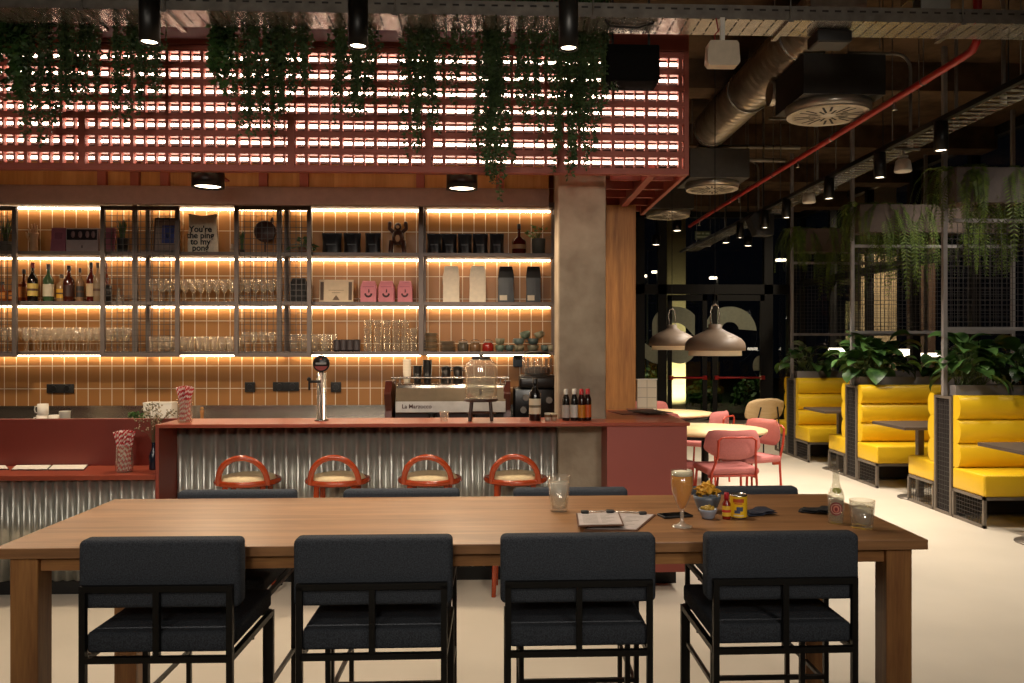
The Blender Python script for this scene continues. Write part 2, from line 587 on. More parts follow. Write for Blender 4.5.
for k, (px, py, Y, w, lab) in enumerate((
        (714, 278, 24, .13, 'white street lamp outside, above the double glass doors'),
        (782, 260, 23, .17, 'white street lamp outside, just left of the farthest mesh screen'),
        (655, 272, 26, .10, 'white lamp outside, left of the pale yellow column'),
        (645, 276, 26, .09, 'small white lamp outside beside the pine cladding'))):
    p = at(px, py, Y)
    t = thing('street_lamp', lab, 'lamp', (p.x, p.y, -.05), 0, 'lamps outside in the dark')
    h = p.z + .05
    MB().cyl((w * .8, 0, 0), (w * .8, 0, h), .035, .03, 8).bar((w * .8, 0, h), (0, 0, h + .02), .05).build('pole', cm('57575a', .5, .4), t)
    MB().rbox(-w, w * .6, -.06, .06, h - .035, h + .035, .015).build('lamp_head', 'outled', t)
for k, (px0, px1, py, lab) in enumerate((
        (829, 852, 350, 'short white tube light outside, left of the beige column'),
        (888, 914, 351, 'white tube light outside, right of the beige column'),
        (903, 941, 355, 'longest white tube light outside, behind the middle booth plant'),
        (1019, 1040, 358, 'white tube light outside at the right edge of the photo'))):
    Y = 14.6 - .5 * k if k < 3 else 11.0
    A, B = at(px0, py, Y), at(px1, py, Y)
    t = thing('tube_light', lab, 'lamp', (A.x, Y, -.05), 0, 'tube lights outside in the dark')
    L_ = B.x - A.x
    h = A.z + .05
    MB().cyl((0, 0, h), (L_, 0, h), .034, .034, 10).build('tube', 'outled', t)
    MB().cyl((L_ * .15, 0, 0), (L_ * .15, 0, h - .03), .02).cyl((L_ * .85, 0, 0), (L_ * .85, 0, h - .03), .02).build('stand', cm('3a3a3a'), t)
for k, (px, Y, s, lab) in enumerate(((650, 22.5, .8, 'dim shrub outside the glass, left of the yellow column'), (703, 21.5, .5, 'dim shrub outside the glass doors, right of the yellow column'),
                                     (752, 21, .55, 'dim shrub outside the right glass door'))):
    t = MB(); x = X(px, Y)
    for _ in range(420):
        a, b = R(0, 2 * PI), math.acos(R(-.2, 1)); r = s * R(.7, 1)
        c = Vector((x + r * math.sin(b) * math.cos(a), Y + r * math.sin(b) * math.sin(a), .1 + r * 1.1 * math.cos(b)))
        d = Vector((R(-1, 1), R(-1, 1), R(-1, 1))).normalized() * .07; e = d.orthogonal() * R(.4, .7)
        t.add([c - d, c + e, c + d, c - e], [(0, 1, 2, 3)])
    tag(t.build('shrub', 'leaf', fix=False), lab, 'shrub', 'shrubs outside')

# ================================================================== BAR
CF, CTOP = 5.2, 1.06          # counter front edge, counter height
xe0 = X(155, CF)              # left end of tall counter
xe1 = X(690, CF)              # right end
cor_y = 5.5


def corr(x0, x1, y, z0, z1, pitch=.076, amp=.0145):
    n = int((x1 - x0) / pitch * 8)
    b = MB()
    b.sheet(lambda u, v: (x0 + (x1 - x0) * u, y - amp * math.sin(2 * PI * (x1 - x0) * u / pitch), z0 + (z1 - z0) * v), n, 1)
    return b


t = thing('bar_counter', 'long tall terracotta bar counter with corrugated metal front', 'bar counter', (0, CF, 0))
o = CF
MB().box(xe0, cx0 - .004, 0, .42, CTOP - .022, CTOP).box(cx0 - .004, cx1 + .004, 0, cor_y - o - .004, CTOP - .022, CTOP).box(cx1 + .004, xe1, 0, 1.04, CTOP - .022, CTOP).build('countertop', 'redtop', t, bevel=.003)
MB().box(xe0, xe0 + .022, .004, .42, .0, CTOP - .022).build('end_panel', 'red', t, bevel=.002)
corr(xe0 + .022, cx0 - .006, cor_y - o, .09, CTOP - .023).build('corrugated_front', 'corr', t, solid=.002)
MB().box(xe0 + .022, cx0 - .006, cor_y - o + .014, cor_y - o + .05, 0, CTOP - .023).build('backing_panel', 'black', t)
MB().box(xe0 + .022, cx0 - .006, cor_y - o - .012, cor_y - o + .012, 0, .085).build('plinth', 'black', t)
pb0, pb1 = X(607, 5.22), X(687, 5.22)
b = MB().box(pb0, pb1, .02, 1.02, .11, CTOP - .023)
b.build('cabinet_panel', cm('96493f', .5, 0, .04, 3), t, bevel=.003)
MB().box(pb0 + .02, pb1 - .04, .16, 1.0, 0, .11).build('cabinet_plinth', 'black', t)
# low ordering counter on the left
LX0 = -4.4
t = thing('service_counter', 'low terracotta counter with raised back panel beside the tall bar', 'counter', (0, CF, 0))
MB().box(LX0, xe0 - .002, .0, .46, .72, .75).build('countertop', 'redtop', t, bevel=.003)
MB().box(LX0, xe0 - .002, .42, .46, .75, CTOP).build('back_panel', cm('7e3428', .5, 0, .05, 4), t, bevel=.003)
corr(LX0, xe0 - .004, .075, .085, .72, .066, .0125).build('corrugated_front', 'corr', t, solid=.002)
MB().box(LX0, xe0 - .004, .09, .13, 0, .72).build('backing_panel', 'black', t)
MB().box(LX0, xe0 - .004, .11 - .03, .088, 0, .08).build('plinth', 'black', t)
# back counter with steel worktop and upstand
t = thing('back_counter', 'stainless steel work counter along the tiled back wall', 'counter', (0, 6.65, 0))
MB().box(-5.6, .82, .03, .62, 0, .87).build('base_cabinet', cm('3a2a24', .6), t)
MB().box(-5.6, .82, 0, .635, .87, .9).build('worktop', 'steel', t, bevel=.003)
MB().box(-5.6, .82, .61, .635, .9, 1.015).build('upstand', 'steel', t, bevel=.002)
MB().box(-5.6, .82, .59, .635, 1.015, 1.03).build('upstand_cap', 'steel', t)

# power sockets on tile wall
for px0, px1, py0, py1, lab, ng in ((47, 74, 384, 393, 'long black socket strip on the tiles above the stacked mugs', 2), (245, 255, 382, 392, 'single black socket left of the double socket on tiles', 1),
                                (273, 299, 382, 391, 'long black socket strip left of the beer tap', 2), (331, 341, 382, 392, 'single black socket right of the beer tap', 1)):
    a, b = at(px0, py1, 7.29), at(px1, py0, 7.29)
    t = thing('wall_socket', lab, 'socket', ((a.x + b.x) / 2, 7.3, (a.z + b.z) / 2), 0, 'black sockets on the tiled wall')
    w, h = b.x - a.x, b.z - a.z
    MB().rbox(-w / 2, w / 2, -.02, 0, -h / 2, h / 2, .004).build('plate', 'black', t)
    for k in range(ng):
        c = (k - (ng - 1) / 2) * w / ng
        MB().cyl((c, -.026, 0), (c, -.018, 0), .026, .028, 14).build('outlet', cm('1c1a1a', .35), t)

# ---------------------------------------------------------------- shelving
SY = 7.0
posts = [X(p, SY) for p in (-40, 134.5, 279, 421, 555.5)]
zs = [Z(280, y, SY) for y in (353, 303, 253.5)]       # shelf tops (board mid line)
ZT = Z(280, 204, SY)
sh = thing('wall_shelving', 'dark steel shelving with lit bays along the amber tiled wall', 'shelves', (0, SY, 0))
for x in posts:
    MB().box(x - .021, x + .021, 0, .03, zs[0] - .02, ZT).build('post', 'shelf', sh, bevel=.002)
    MB().box(x - .018, x + .018, .255, .285, zs[0] - .02, ZT).build('post', 'shelf', sh, bevel=.002)
for k, z in enumerate(zs):
    for i in range(4):
        MB().box(posts[i] + .021, posts[i + 1] - .021, 0, .29, z - .018, z + .012).build('shelf_board', 'shelf', sh, bevel=.002)
MB().box(posts[0], posts[4], 0, .03, ZT - .012, ZT + .03).build('top_rail', 'shelf', sh)
MB().box(posts[0], posts[4], .03, .29, ZT, ZT + .03).build('top_board', 'shelf', sh)
for z in [ZT] + [q - .018 for q in zs]:
    for i in range(4):
        MB().box(posts[i] + .03, posts[i + 1] - .03, .262, .28, z - .012, z - .001).build('led_strip', 'led_shelf', sh)


def mesh_grid(x0, x1, z0, z1, p, w, y=0, mi=0, b=None):
    b = b or MB()
    n = max(1, round((x1 - x0) / p))
    for i in range(1, n):
        x = x0 + (x1 - x0) * i / n
        b.box(x - w / 2, x + w / 2, y - w / 2, y + w / 2, z0, z1, mi)
    n = max(1, round((z1 - z0) / p))
    for i in range(1, n):
        z = z0 + (z1 - z0) * i / n
        b.box(x0, x1, y - w / 2 - w * .8, y + w / 2 - w * .8, z - w / 2, z + w / 2, mi)
    return b


DY = 6.93
for pa, pb, lab in ((-75, 16, 'sliding mesh door at the left end of the shelving, mostly cut off'), (100, 179, 'sliding mesh door in front of the potted cactus-like plant and blue picture'),
                    (234, 311, 'sliding mesh door in front of the round wooden plaque')):
    x0, x1 = X(pa, DY), X(pb, DY)
    z0, z1 = Z(pb, 357, DY), Z(pb, 206, DY)
    t = thing('sliding_mesh_door', lab, 'mesh door', (x0, DY, z0), 0, 'sliding mesh doors of the shelving')
    w, h = x1 - x0, z1 - z0
    MB().box(0, .034, 0, .03, 0, h).box(w - .034, w, 0, .03, 0, h).box(.034, w - .034, 0, .03, 0, .034).box(.034, w - .034, 0, .03, h - .034, h).build('door_frame', 'shelf', t, bevel=.002)
    mesh_grid(.034, w - .034, .034, h - .034, .047, .0042, .02).build('wire_mesh', 'wire', t)

# ---------------------------------------------------------------- overhead light box
BY = 5.1
zb, zt = 2.605, 3.5
bx0, bx1 = -3.75, X(689, BY)
lb = thing('light_box', 'terracotta lattice light box hung above the bar, glowing with rows of light', 'light box', (0, BY, 0))
CW, RP, GP = .0657, .103, .2085
MB().box(bx0, bx1, 0, .05, zb, zb + .035).box(bx0, bx1, 0, .05, 3.372, zt).box(bx1 - .03, bx1, 0, .05, zb + .035, 3.372).build('front_frame', 'redlat', lb, bevel=.002)
m = MB()
LD = .042
z0 = 2.645
for k in range(8):
    zc = z0 + k * RP
    m.box(bx0, bx1 - .03, .002, .002 + LD, zc - .038, zc)
    m.box(bx0, bx1 - .03, -.004, .004, zc - .024, zc - .014)
x = bx1 - .045
gi = 0
cells = []
posts_x = [X(p, BY) for p in (82, 291, 428, 561)]
while x > bx0 + .1:
    m.box(x - .02, x, .0, LD, z0, z0 + 7 * RP - .038)
    for j in (1, 2):
        xx = x - .02 - j * CW + .006
        m.box(xx - .005, xx + .005, .006, LD, z0, z0 + 7 * RP - .038)
    x -= GP
for p in posts_x:
    m.box(p - .02, p + .02, -.006, LD, z0 - .03, z0 + .31)
m.build('lattice', 'redlat', lb)
MB().box(bx0, bx1 - .03, .26, .275, zb + .2, zt).build('back_panel', cm('3a1a14', .9), lb)
MB().box(bx0 + .1, bx1 - .1, .35, .37, 2.93, 2.95).build('hidden_fill_strip', 'fill_glow', lb)  # added strip, out of sight, to brighten the ply panels
for k in range(7):
    zc = z0 + k * RP + .045
    MB().box(bx0 + .05, bx1 - .06, .0705, .082, zc - .02, zc + .02).build('led_back_shield', cm('2a120e', .9), lb)  # dark strip added to keep LED light off the back panel
    MB().box(bx0 + .05, bx1 - .06, .058, .070, zc - .0072, zc + .0072).build('led_strip', 'led_grid', lb)
# carcass behind: side, rear beam with ply panels and open joists below
RY = 1.02
MB().box(bx1 - .03, bx1, .05, 1.6, zb, zb + .13).box(bx1 - .03, bx1, .05, 1.6, zt - .05, zt).build('side_beam', 'redlat', lb, bevel=.003)
MB().box(bx0, cx0 - .02, RY, RY + .06, zb - .03, zb + .1).build('rear_beam', cm('8f7166', .6), lb, bevel=.003)
MB().box(bx0, cx0 - .02, RY + .06, RY + .08, zb + .1, zt).build('ply_panel', 'ply', lb)
for px in (100, 133, 163, 262, 303, 420, 500):
    x = X(px, BY + RY)
    MB().box(x - .03, x + .03, RY + .02, RY + .06, zb + .1, zt).build('stud', 'redlat', lb)
xj = X(640, BY + .5)
m = MB()
m.box(xj - .025, xj + .02, .06, 1.6, zb + .0, zb + .09)
m.build('joist', 'redlat', lb)
for y in (.32, .64, .96, 1.28, 1.57):
    MB().box(cx1 + .02, bx1 - .03, y, y + .035, zb + .03, zb + .1).build('joist', 'redlat', lb)
MB().box(cx1 - .1, bx1 - .03, .14, 1.6, zb + .22, zb + .24).build('soffit_panel', cm('6e2f25', .7), lb)
MB().box(bx0, bx1, .14, 1.6, zt - .02, zt).build('top_panel', cm('5a271f', .7), lb)
light('downlight_beam', 'SPOT', (X(-60, 5.62), 5.62, 2.58), 75, (1, .80, .56), spot_size=2.95, spot_blend=.5, shadow_soft_size=.08)
# wall bulkhead above the shelving
struct(MB().box(WX0, cx0, 6.9, 7.3, ZT + .04, ZT + .3).build('trim_5', cm('6b4a3f', .6)))
# two surface downlights under the light box
for px, lab in ((208, 'black drum downlight under the light box, above the lettered cloth bag'), (462, 'black drum downlight under the light box, above the white coffee bags')):
    p = at(px, 183, 5.62)
    r = .105
    t = thing('drum_downlight', lab, 'ceiling light', (p.x, 5.62, 2.60), 0, 'drum downlights under the light box')
    MB().lathe([(0, .1), (r, .1), (r, 0), (r - .012, 0), (r - .016, .02), (0, .02)], n=28).build('housing', 'blackmetal', t)
    MB().lathe([(0, .012), (r - .018, .012), (r - .018, .019), (0, .019)], n=24).build('diffuser', 'bulb', t)
    MB().bar((-.25, 0, .11), (.25, 0, .11), .02).bar((0, -.35, .122), (0, .4, .122), .03, 0, .012).build('mounting_bar', 'redlat', t)
    light('downlight_beam', 'SPOT', (p.x, 5.62, 2.58), 75, (1, .80, .56), spot_size=2.95, spot_blend=.5, shadow_soft_size=.08)
# ================================================================== COMMUNAL TABLE + CHAIRS
TX0, TX1, TY0, TY1, TZ = -1.61, 1.44, 2.715, 3.57, .90
tc_ = ((TX0 + TX1) / 2, (TY0 + TY1) / 2)
t = thing('communal_table', 'long high oak table with square legs at the front of the bar', 'table', (tc_[0], tc_[1], 0))
hw, hd = (TX1 - TX0) / 2, (TY1 - TY0) / 2
MB().box(-hw, hw, -hd, hd, TZ - .034, TZ).build('tabletop', 'oak', t, bevel=.003)
LW = .088
for sx in (-1, 1):
    for sy in (-1, 1):
        cx, cy = sx * (hw - .045 - LW / 2), sy * (hd - .02 - LW / 2)
        MB().box(cx - LW / 2, cx + LW / 2, cy - LW / 2, cy + LW / 2, 0, TZ - .0345).build('leg', 'oakleg', t, bevel=.004)
ax = hw - .045 - LW
for sy in (-1, 1):
    y = sy * (hd - .05)
    MB().box(-ax, ax, y - .014, y + .014, TZ - .082, TZ - .0345).build('apron', 'oakx', t, bevel=.002)
for sx in (-1, 1):
    x = sx * (hw - .09)
    MB().box(x - .014, x + .014, -hd + .11, hd - .11, TZ - .082, TZ - .0345).build('apron', 'oakx', t, bevel=.002)

# chair: origin on floor under middle of rear frame plane, faces +y
W2, WT = .2290, .0185


def make_chair(label, loc):
    t = thing('counter_chair', label, 'chair', loc, 0, 'counter chairs around the communal table')
    xs = W2 - WT / 2
    dp = .44
    for s in (-1, 1):
        MB().bar((s * xs, 0, 0), (s * xs, 0, .812), WT).build('leg', 'blackmetal', t)
        MB().bar((s * xs, dp, 0), (s * xs, dp, .604), WT).build('leg', 'blackmetal', t)
    MB().bar((-W2, 0, .812), (W2, 0, .812), WT).build('back_rail', 'blackmetal', t)
    MB().bar((0, 0, .604), (0, 0, .803), WT).build('back_upright', 'blackmetal', t)
    m = MB()
    m.bar((-xs, 0, .597), (xs, 0, .597), WT).bar((-xs, dp, .597), (xs, dp, .597), WT)
    m.bar((-xs, .0, .597), (-xs, dp, .597), WT).bar((xs, .0, .597), (xs, dp, .597), WT)
    m.build('seat_frame', 'blackmetal', t)
    for s in (-1, 1):
        MB().bar((s * xs, 0, .22), (s * xs, dp, .22), WT * .8).build('stretcher', 'blackmetal', t)
    MB().bar((-xs, dp, .24), (xs, dp, .24), WT * .9).build('footrest', 'blackmetal', t)
    for s in (-1, 1):
        MB().cyl((s * xs, dp * .5, .578), (s * xs, dp * .5, .588), .007).build('screw', 'blackmetal', t)
    MB().rbox(-W2 - .0145, W2 + .0145, .012, .085, .746, .955, .018, 4).build('backrest', 'fabric', t)
    MB().rbox(-W2 + .012, W2 - .012, .010, .46, .6125, .676, .013, 3).build('seat', 'fabric', t)
    return t


near = [-1.03, -.382, .254, .901]
labs = ['slate counter chair at the near side of the oak table, at its left end', 'slate counter chair at the near table side, second from the left end',
        'slate counter chair at the near side of the table, in front of the clipboards', 'slate counter chair at the near side of the table, in front of the bottled drink']
ch0 = None
for i, x in enumerate(near):
    rz = (-.012, .004, 0, .006)[i]
    if i == 0:
        ch0 = make_chair(labs[0], (x, 2.56, 0)); ch0.rotation_euler.z = rz
    else:
        dup(ch0, (x, 2.56, 0), rz, labs[i])
far = [-1.119, -.414, .322, 1.08]
labs = ['slate counter chair at the far table side, before the stool nearest the low counter', 'slate counter chair at the far table side, below the second and third bar stools',
        'slate counter chair at the far side of the table, behind the tall iced tumbler', 'slate counter chair at the far side of the table, behind the chip bowl and can']
for i, x in enumerate(far):
    dup(ch0, (x, 3.69, 0), PI, labs[i], None, (1.03, 1, .966))

# ------------------------------------------------------------------ bar stools
def make_stool(label, loc, rz):
    t = thing('bar_stool', label, 'stool', loc, rz, 'orange red bar stools along the counter')
    sz = .708
    ring = [(.186 * math.cos(a), .18 * math.sin(a), sz) for a in [2 * PI * k / 28 for k in range(28)]]
    MB().tube(ring, .018, 8, 0, True).build('seat_ring', 'stool', t)
    MB().lathe([(0, .045), (.1, .043), (.155, .032), (.172, .012), (.165, -.01), (0, -.012)], (0, 0, sz), 26).build('seat', 'cream', t)
    arch = []
    for k in range(17):
        a = PI * k / 16
        arch.append((-.145 * math.cos(a), -.115 - .055 * math.sin(a) ** 1.0 - .01, sz - .005 + .168 * math.sin(a) ** .85))
    MB().tube(arch, .0185, 8).build('backrest', 'stool', t)
    for k in range(4):
        a = PI / 4 + k * PI / 2
        MB().tube([(.158 * math.cos(a), .15 * math.sin(a), sz - .01), (.185 * math.cos(a), .18 * math.sin(a), 0)], [.018, .015], 8).build('leg', 'stool', t)
    fr = [(.176 * math.cos(a), .17 * math.sin(a), .24) for a in [2 * PI * k / 24 for k in range(24)]]
    MB().tube(fr, .011, 7, 0, True).build('foot_ring', 'stool', t)
    return t


s0 = None
for i, (px, rz, lab) in enumerate(((248, .06, 'orange red bar stool with cream seat, nearest the low counter'), (338, .03, 'orange red bar stool with cream seat, below the beer tap'),
                                   (430, -.03, 'orange red bar stool with cream seat, below the coffee machine'), (515.5, -.05, 'orange red bar stool with cream seat, nearest the concrete column'))):
    p = X(px, 5.23)
    if s0 is None:
        s0 = make_stool(lab, (p, 5.23, 0), rz)
    else:
        dup(s0, (p, 5.23, 0), rz, lab)

# ------------------------------------------------------------------ things on the table
def onT(px, py):
    d = (HC - TZ) * FOC / (py - PYH)
    u = (px - PX0) / FOC
    return Vector((d * (ST + u * CT), d * (CT - u * ST), TZ + .0005))


def tumbler(t, r0, r1, h, base=.012, wall=.003, m='glass', n=24):
    MB().lathe([(0, 0), (r0, 0), (r0 + (r1 - r0) * .02, .004), (r1, h), (r1 - wall, h), (r0 - wall, base), (0, base)], n=n).build('glass_body', m, t)


p = onT(559, 511)
t = thing('iced_tumbler', 'tall tumbler of iced water standing left of the clipboards', 'glass', p)
tumbler(t, .034, .045, .138)
MB().lathe([(0, .016), (.0305, .016), (.0405, .112), (0, .114)], n=22).build('drink', 'ice', t)
for k in range(5):
    a = k * 1.3
    b = MB(); b.T = Matrix.Translation((.017 * math.cos(a), .017 * math.sin(a), .045 + .018 * k)) @ Matrix.Rotation(a, 4, 'Y') @ Matrix.Rotation(a * .7, 4, 'X')
    b.rbox(-.011, .011, -.011, .011, -.011, .011, .003).build('ice_cube', 'glass', t)

p = onT(862, 527.5)
t = thing('rocks_glass', 'short glass of iced clear drink beside the bottle at the table end', 'glass', p)
tumbler(t, .038, .0445, .098)
MB().lathe([(0, .015), (.034, .015), (.0395, .072), (0, .074)], n=22).build('drink', 'ice', t)
for k in range(3):
    a = k * 2.1
    b = MB(); b.T = Matrix.Translation((.016 * math.cos(a), .016 * math.sin(a), .062 + .004 * k)) @ Matrix.Rotation(a, 4, 'Y')
    b.rbox(-.014, .014, -.014, .014, -.014, .014, .003).build('ice_cube', 'glass', t)

M['beer'] = glass('amber_beer', 'f6a81e', .03, 1.33, .86, 'f09c0c')
M['stemglass'] = glass('thick_glass', 'f6f2ea', .03, 1.9, .22, 'efe9dd')
p = onT(682, 527)
t = thing('beer_glass', 'stemmed glass of amber beer with white foam on the oak table', 'glass', p)
bowl = [(.006, .052), (.010, .064), (.024, .092), (.036, .125), (.040, .155), (.039, .202)]
MB().lathe([(0, .0), (.036, .0), (.036, .004), (.014, .011), (.0065, .02), (.006, .052), (.008, .0605), (0, .0605)], n=24).build('stem', 'stemglass', t)
MB().lathe([(.0085, .0615)] + bowl[1:] + [(.0375, .202), (.0385, .155), (.034, .125), (.022, .092), (.0085, .066), (0, .06)], n=28).build('glass_body', 'glass', t)
MB().lathe([(0, .062), (.008, .067), (.0212, .093), (.0335, .126), (.038, .155), (.0372, .184), (0, .184)], n=26).build('beer', 'beer', t)
MB().lathe([(0, .1845), (.0371, .1845), (.0368, .197), (.02, .2), (0, .2)], n=24).build('foam', cm('efe4c8', .9), t)

# glass soda bottle with round red label
p = onT(836, 523)
t = thing('soda_bottle', 'clear glass drink bottle with a round dark red label', 'bottle', p, -.37)
prof = [(0, 0), (.027, 0), (.029, .004), (.029, .095), (.026, .112), (.016, .135), (.0125, .15), (.0115, .182), (.0135, .184), (.0135, .196), (.011, .197)]
MB().lathe(prof + [(.009, .196), (.0095, .15), (.023, .11), (.026, .09), (.026, .006), (0, .006)], n=26).build('glass_body', 'glass', t)
MB().lathe([(0, .007), (.0255, .007), (.0255, .09), (0, .092)], n=22).build('drink', 'water', t)


def on_cyl(u, w, r, zc):     # wrap a flat point (u across, w up) round the bottle, facing -y
    a = u / r
    return (r * math.sin(a), -r * math.cos(a), zc + w)


def disc_on_cyl(rad_in, rad, r, zc, sq=1.0):
    b = MB(); vs = []; fs = []; n = 28; K = 7
    for k in range(n):
        a = 2 * PI * k / n
        for i in range(K):
            q = rad_in + (rad - rad_in) * i / (K - 1)
            vs.append(on_cyl(q * math.cos(a), q * math.sin(a) * sq, r, zc))
    for k in range(n):
        j = (k + 1) % n
        for i in range(K - 1):
            fs.append((K * k + i, K * j + i, K * j + i + 1, K * k + i + 1))
    b.add(vs, fs, 0, True)
    return b


lab_ = disc_on_cyl(0, .0235, .0293, .056).build('label', cm('7c1420', .5), t)
disc_on_cyl(.0165, .0185, .0297, .056).build('label_ring', cm('e8c9b0', .5), lab_)
em_ = disc_on_cyl(0, .0105, .0298, .056, 1.2).build('label_emblem', cm('d98a76', .6), lab_)
disc_on_cyl(0, .0058, .0301, .0545, 1.35).build('emblem_centre', cm('7c1420', .5), lab_)
lime = MB(); lime.T = Matrix.Translation((.003, 0, .118)) @ Matrix.Rotation(.5, 4, 'X')
lime.lathe([(0, -.004), (.014, -.004), (.016, 0), (.014, .004), (0, .004)], n=16).build('lime_slice', cm('a8a63a', .5), t)

# bowls
def bowl_mesh(r, h, wall=.003, foot=.6):
    return MB().lathe([(0, 0), (r * foot, 0), (r * foot + .003, .004), (r * .96, h * .75), (r, h), (r - wall, h), (r * .9, h * .7), (r * foot - .002, .008), (0, .007)], n=30)


p = onT(710, 513.5) + Vector((0, .045, 0))
cb = p.copy()
t = thing('snack_bowl', 'larger grey enamel bowl heaped with corn chips', 'bowl', p)
bowl_mesh(.054, .062).build('bowl_body', cm('5d6672', .35, .1), t)
for k in range(26):
    a, rr = R(0, 2 * PI), R(0, .036)
    z = .060 + R(0, .012) + (.036 - rr) * .85
    b = MB(); b.T = Matrix.Translation((p.x + rr * math.cos(a), p.y + rr * math.sin(a), p.z + z)) @ Matrix.Rotation(R(0, 6.2), 4, 'Z') @ Matrix.Rotation(R(-.9, .9), 4, 'X') @ Matrix.Rotation(R(-.9, .9), 4, 'Y')
    w = R(.017, .024)

    def f(u, v, w=w):
        x = (u - .5) * 2 * w * (1 - .75 * v); y = (v - .5) * 2 * w
        return (x, y, .35 * w * math.sin(PI * u) - .0)
    b.sheet(f, 4, 4)
    tag(b.build('corn_chip', cm('cf9a2e', .7, 0, .25, 40), solid=.0022), 'yellow corn chip heaped in the larger grey bowl', 'chip', 'corn chips in the larger bowl')
p = onT(708, 518.5)
t = thing('dip_bowl', 'small pale grey bowl of green olives in front of the chip bowl', 'bowl', p)
bowl_mesh(.034, .036).build('bowl_body', cm('8d93a0', .35, .1), t)
for k in range(11):
    a = k * 2.4; rr = .022 * math.sqrt(k / 11)
    b = MB().ball((0, 0, 0), .0095, .0085, .0085, 10, 7)
    tag(b.build('olive', cm('a2822e', .35), None, (p.x + rr * math.cos(a), p.y + rr * math.sin(a), p.z + .035 + (.006 if k < 4 else .002))), 'green olive in the small pale grey bowl', 'olive', 'olives in the small bowl')
p = onT(726.5, 519)
t = thing('sauce_bottle', 'tiny hot sauce bottle with red cap and yellow label', 'bottle', p)
MB().lathe([(0, 0), (.0145, 0), (.0155, .003), (.0155, .058), (.009, .068), (.0075, .078), (0, .078)], n=18).build('glass_body', cm('7c1d0f', .2), t)
MB().lathe([(.0158, .012), (.0159, .05)], n=18).build('label', cm('e2b93a', .5), t)
MB().lathe([(.0161, .026), (.0161, .036)], n=18).build('label_band', cm('c0392a', .5), t)
MB().lathe([(0, .098), (.008, .098), (.009, .094), (.0095, .074), (0, .074)], n=16).build('cap', cm('b01f2c', .4), t)
p = onT(738.5, 518)
t = thing('drink_can', 'short yellow tin with red and blue printing beside the sauce bottle', 'can', p, -.26)
MB().lathe([(0, 0), (.029, 0), (.0315, .004), (.0315, .086), (.029, .091), (.0285, .0885), (0, .0885)], n=30, mi=0).build('can_body', 'steel', t)
MB().lathe([(.0318, .007), (.0318, .084)], n=30).build('label', cm('e6ba22', .4), t)
b = MB()
for u0, u1, w0, w1, mi in ((-.022, .020, .062, .076, 0), (-.016, .014, .056, .060, 0), (-.016, .006, .022, .034, 1), (-.008, .016, .030, .046, 1), (-.02, .02, .012, .016, 2)):
    n = 8
    vs = [on_cyl(u0 + (u1 - u0) * i / n, w, .0321, 0) for w in (w0, w1) for i in range(n + 1)]
    b.add(vs, [(i, i + 1, n + 2 + i, n + 1 + i) for i in range(n)], mi)
b.build('label_print', [cm('b7461c', .5), cm('3c4a6a', .5), cm('d9d2b8', .5)], t)

# clipboards, phone, napkins
def quadboard(name, pts, h0, h1, m, parent, org):
    b = MB()
    vs = [(q.x - org.x, q.y - org.y, h0) for q in pts] + [(q.x - org.x, q.y - org.y, h1) for q in pts]
    b.add(vs, [(3, 2, 1, 0), (4, 5, 6, 7)] + [(i, (i + 1) % 4, 4 + (i + 1) % 4, 4 + i) for i in range(4)])
    return b.build(name, m, parent)


def clipboard(corners, lab, lift, nlines):
    pts = [onT(*c) for c in corners]          # front-left, front-right, back-right, back-left
    org = (pts[0] + pts[2]) / 2
    t = thing('clipboard_menu', lab, 'clipboard', (org.x, org.y, TZ + .0005 + lift), 0, 'clipboard menus on the oak table')
    quadboard('board', pts, 0, .004, cm('5d3b26', .6), t, org)
    ins = [pts[i].lerp(org, .07) for i in range(4)]
    sheet = quadboard('sheet', ins, .0045, .0055, cm('b8aba5', .7), t, org)
    b = MB()
    for k in range(nlines):
        v = .14 + .72 * k / nlines
        a = ins[0].lerp(ins[3], v); c = ins[1].lerp(ins[2], v)
        for u0, u1 in ((.1, .46), (.54, .54 + .1 * (k % 3) + .12)):
            s, e = a.lerp(c, u0), a.lerp(c, u1)
            q = (ins[3] - ins[0]) * .012
            vs = [s - q, e - q, e + q, s + q]
            b.add([(w.x - org.x, w.y - org.y, .0058) for w in vs], [(0, 1, 2, 3)])
    b.build('printed_lines', cm('8d8378', .8), sheet)
    a, c = pts[3].lerp(pts[0], .06), pts[2].lerp(pts[1], .06)
    for u in (.2, .78):
        s = a.lerp(c, u)
        MB().rbox(s.x - org.x - .014, s.x - org.x + .014, s.y - org.y - .012, s.y - org.y + .012, .006, .016, .003).build('clip', 'black', t)
    s, e = a.lerp(c, .2), a.lerp(c, .78)
    MB().cyl((s.x - org.x, s.y - org.y, .012), (e.x - org.x, e.y - org.y, .012), .0025).build('clip_wire', 'steel', t)
    return t


clipboard(((584, 531), (637, 531.5), (656, 515.5), (601, 513)), 'white menu on a brown clipboard lying under and right of the other clipboard', 0, 9)
clipboard(((578, 532), (624, 531), (619, 518), (576, 519)), 'white menu on a brown clipboard lying on top, nearest the iced tumbler', .0175, 9)
a = onT(675, 516.5)
t = thing('phone', 'black phone lying on the table behind the beer glass', 'phone', a, .25)
MB().rbox(-.06, .06, -.034, .034, 0, .009, .004).build('phone_body', 'black', t)
MB().box(-.056, .056, -.030, .030, .009, .0094).build('screen', cm('0a0b10', .08), t)


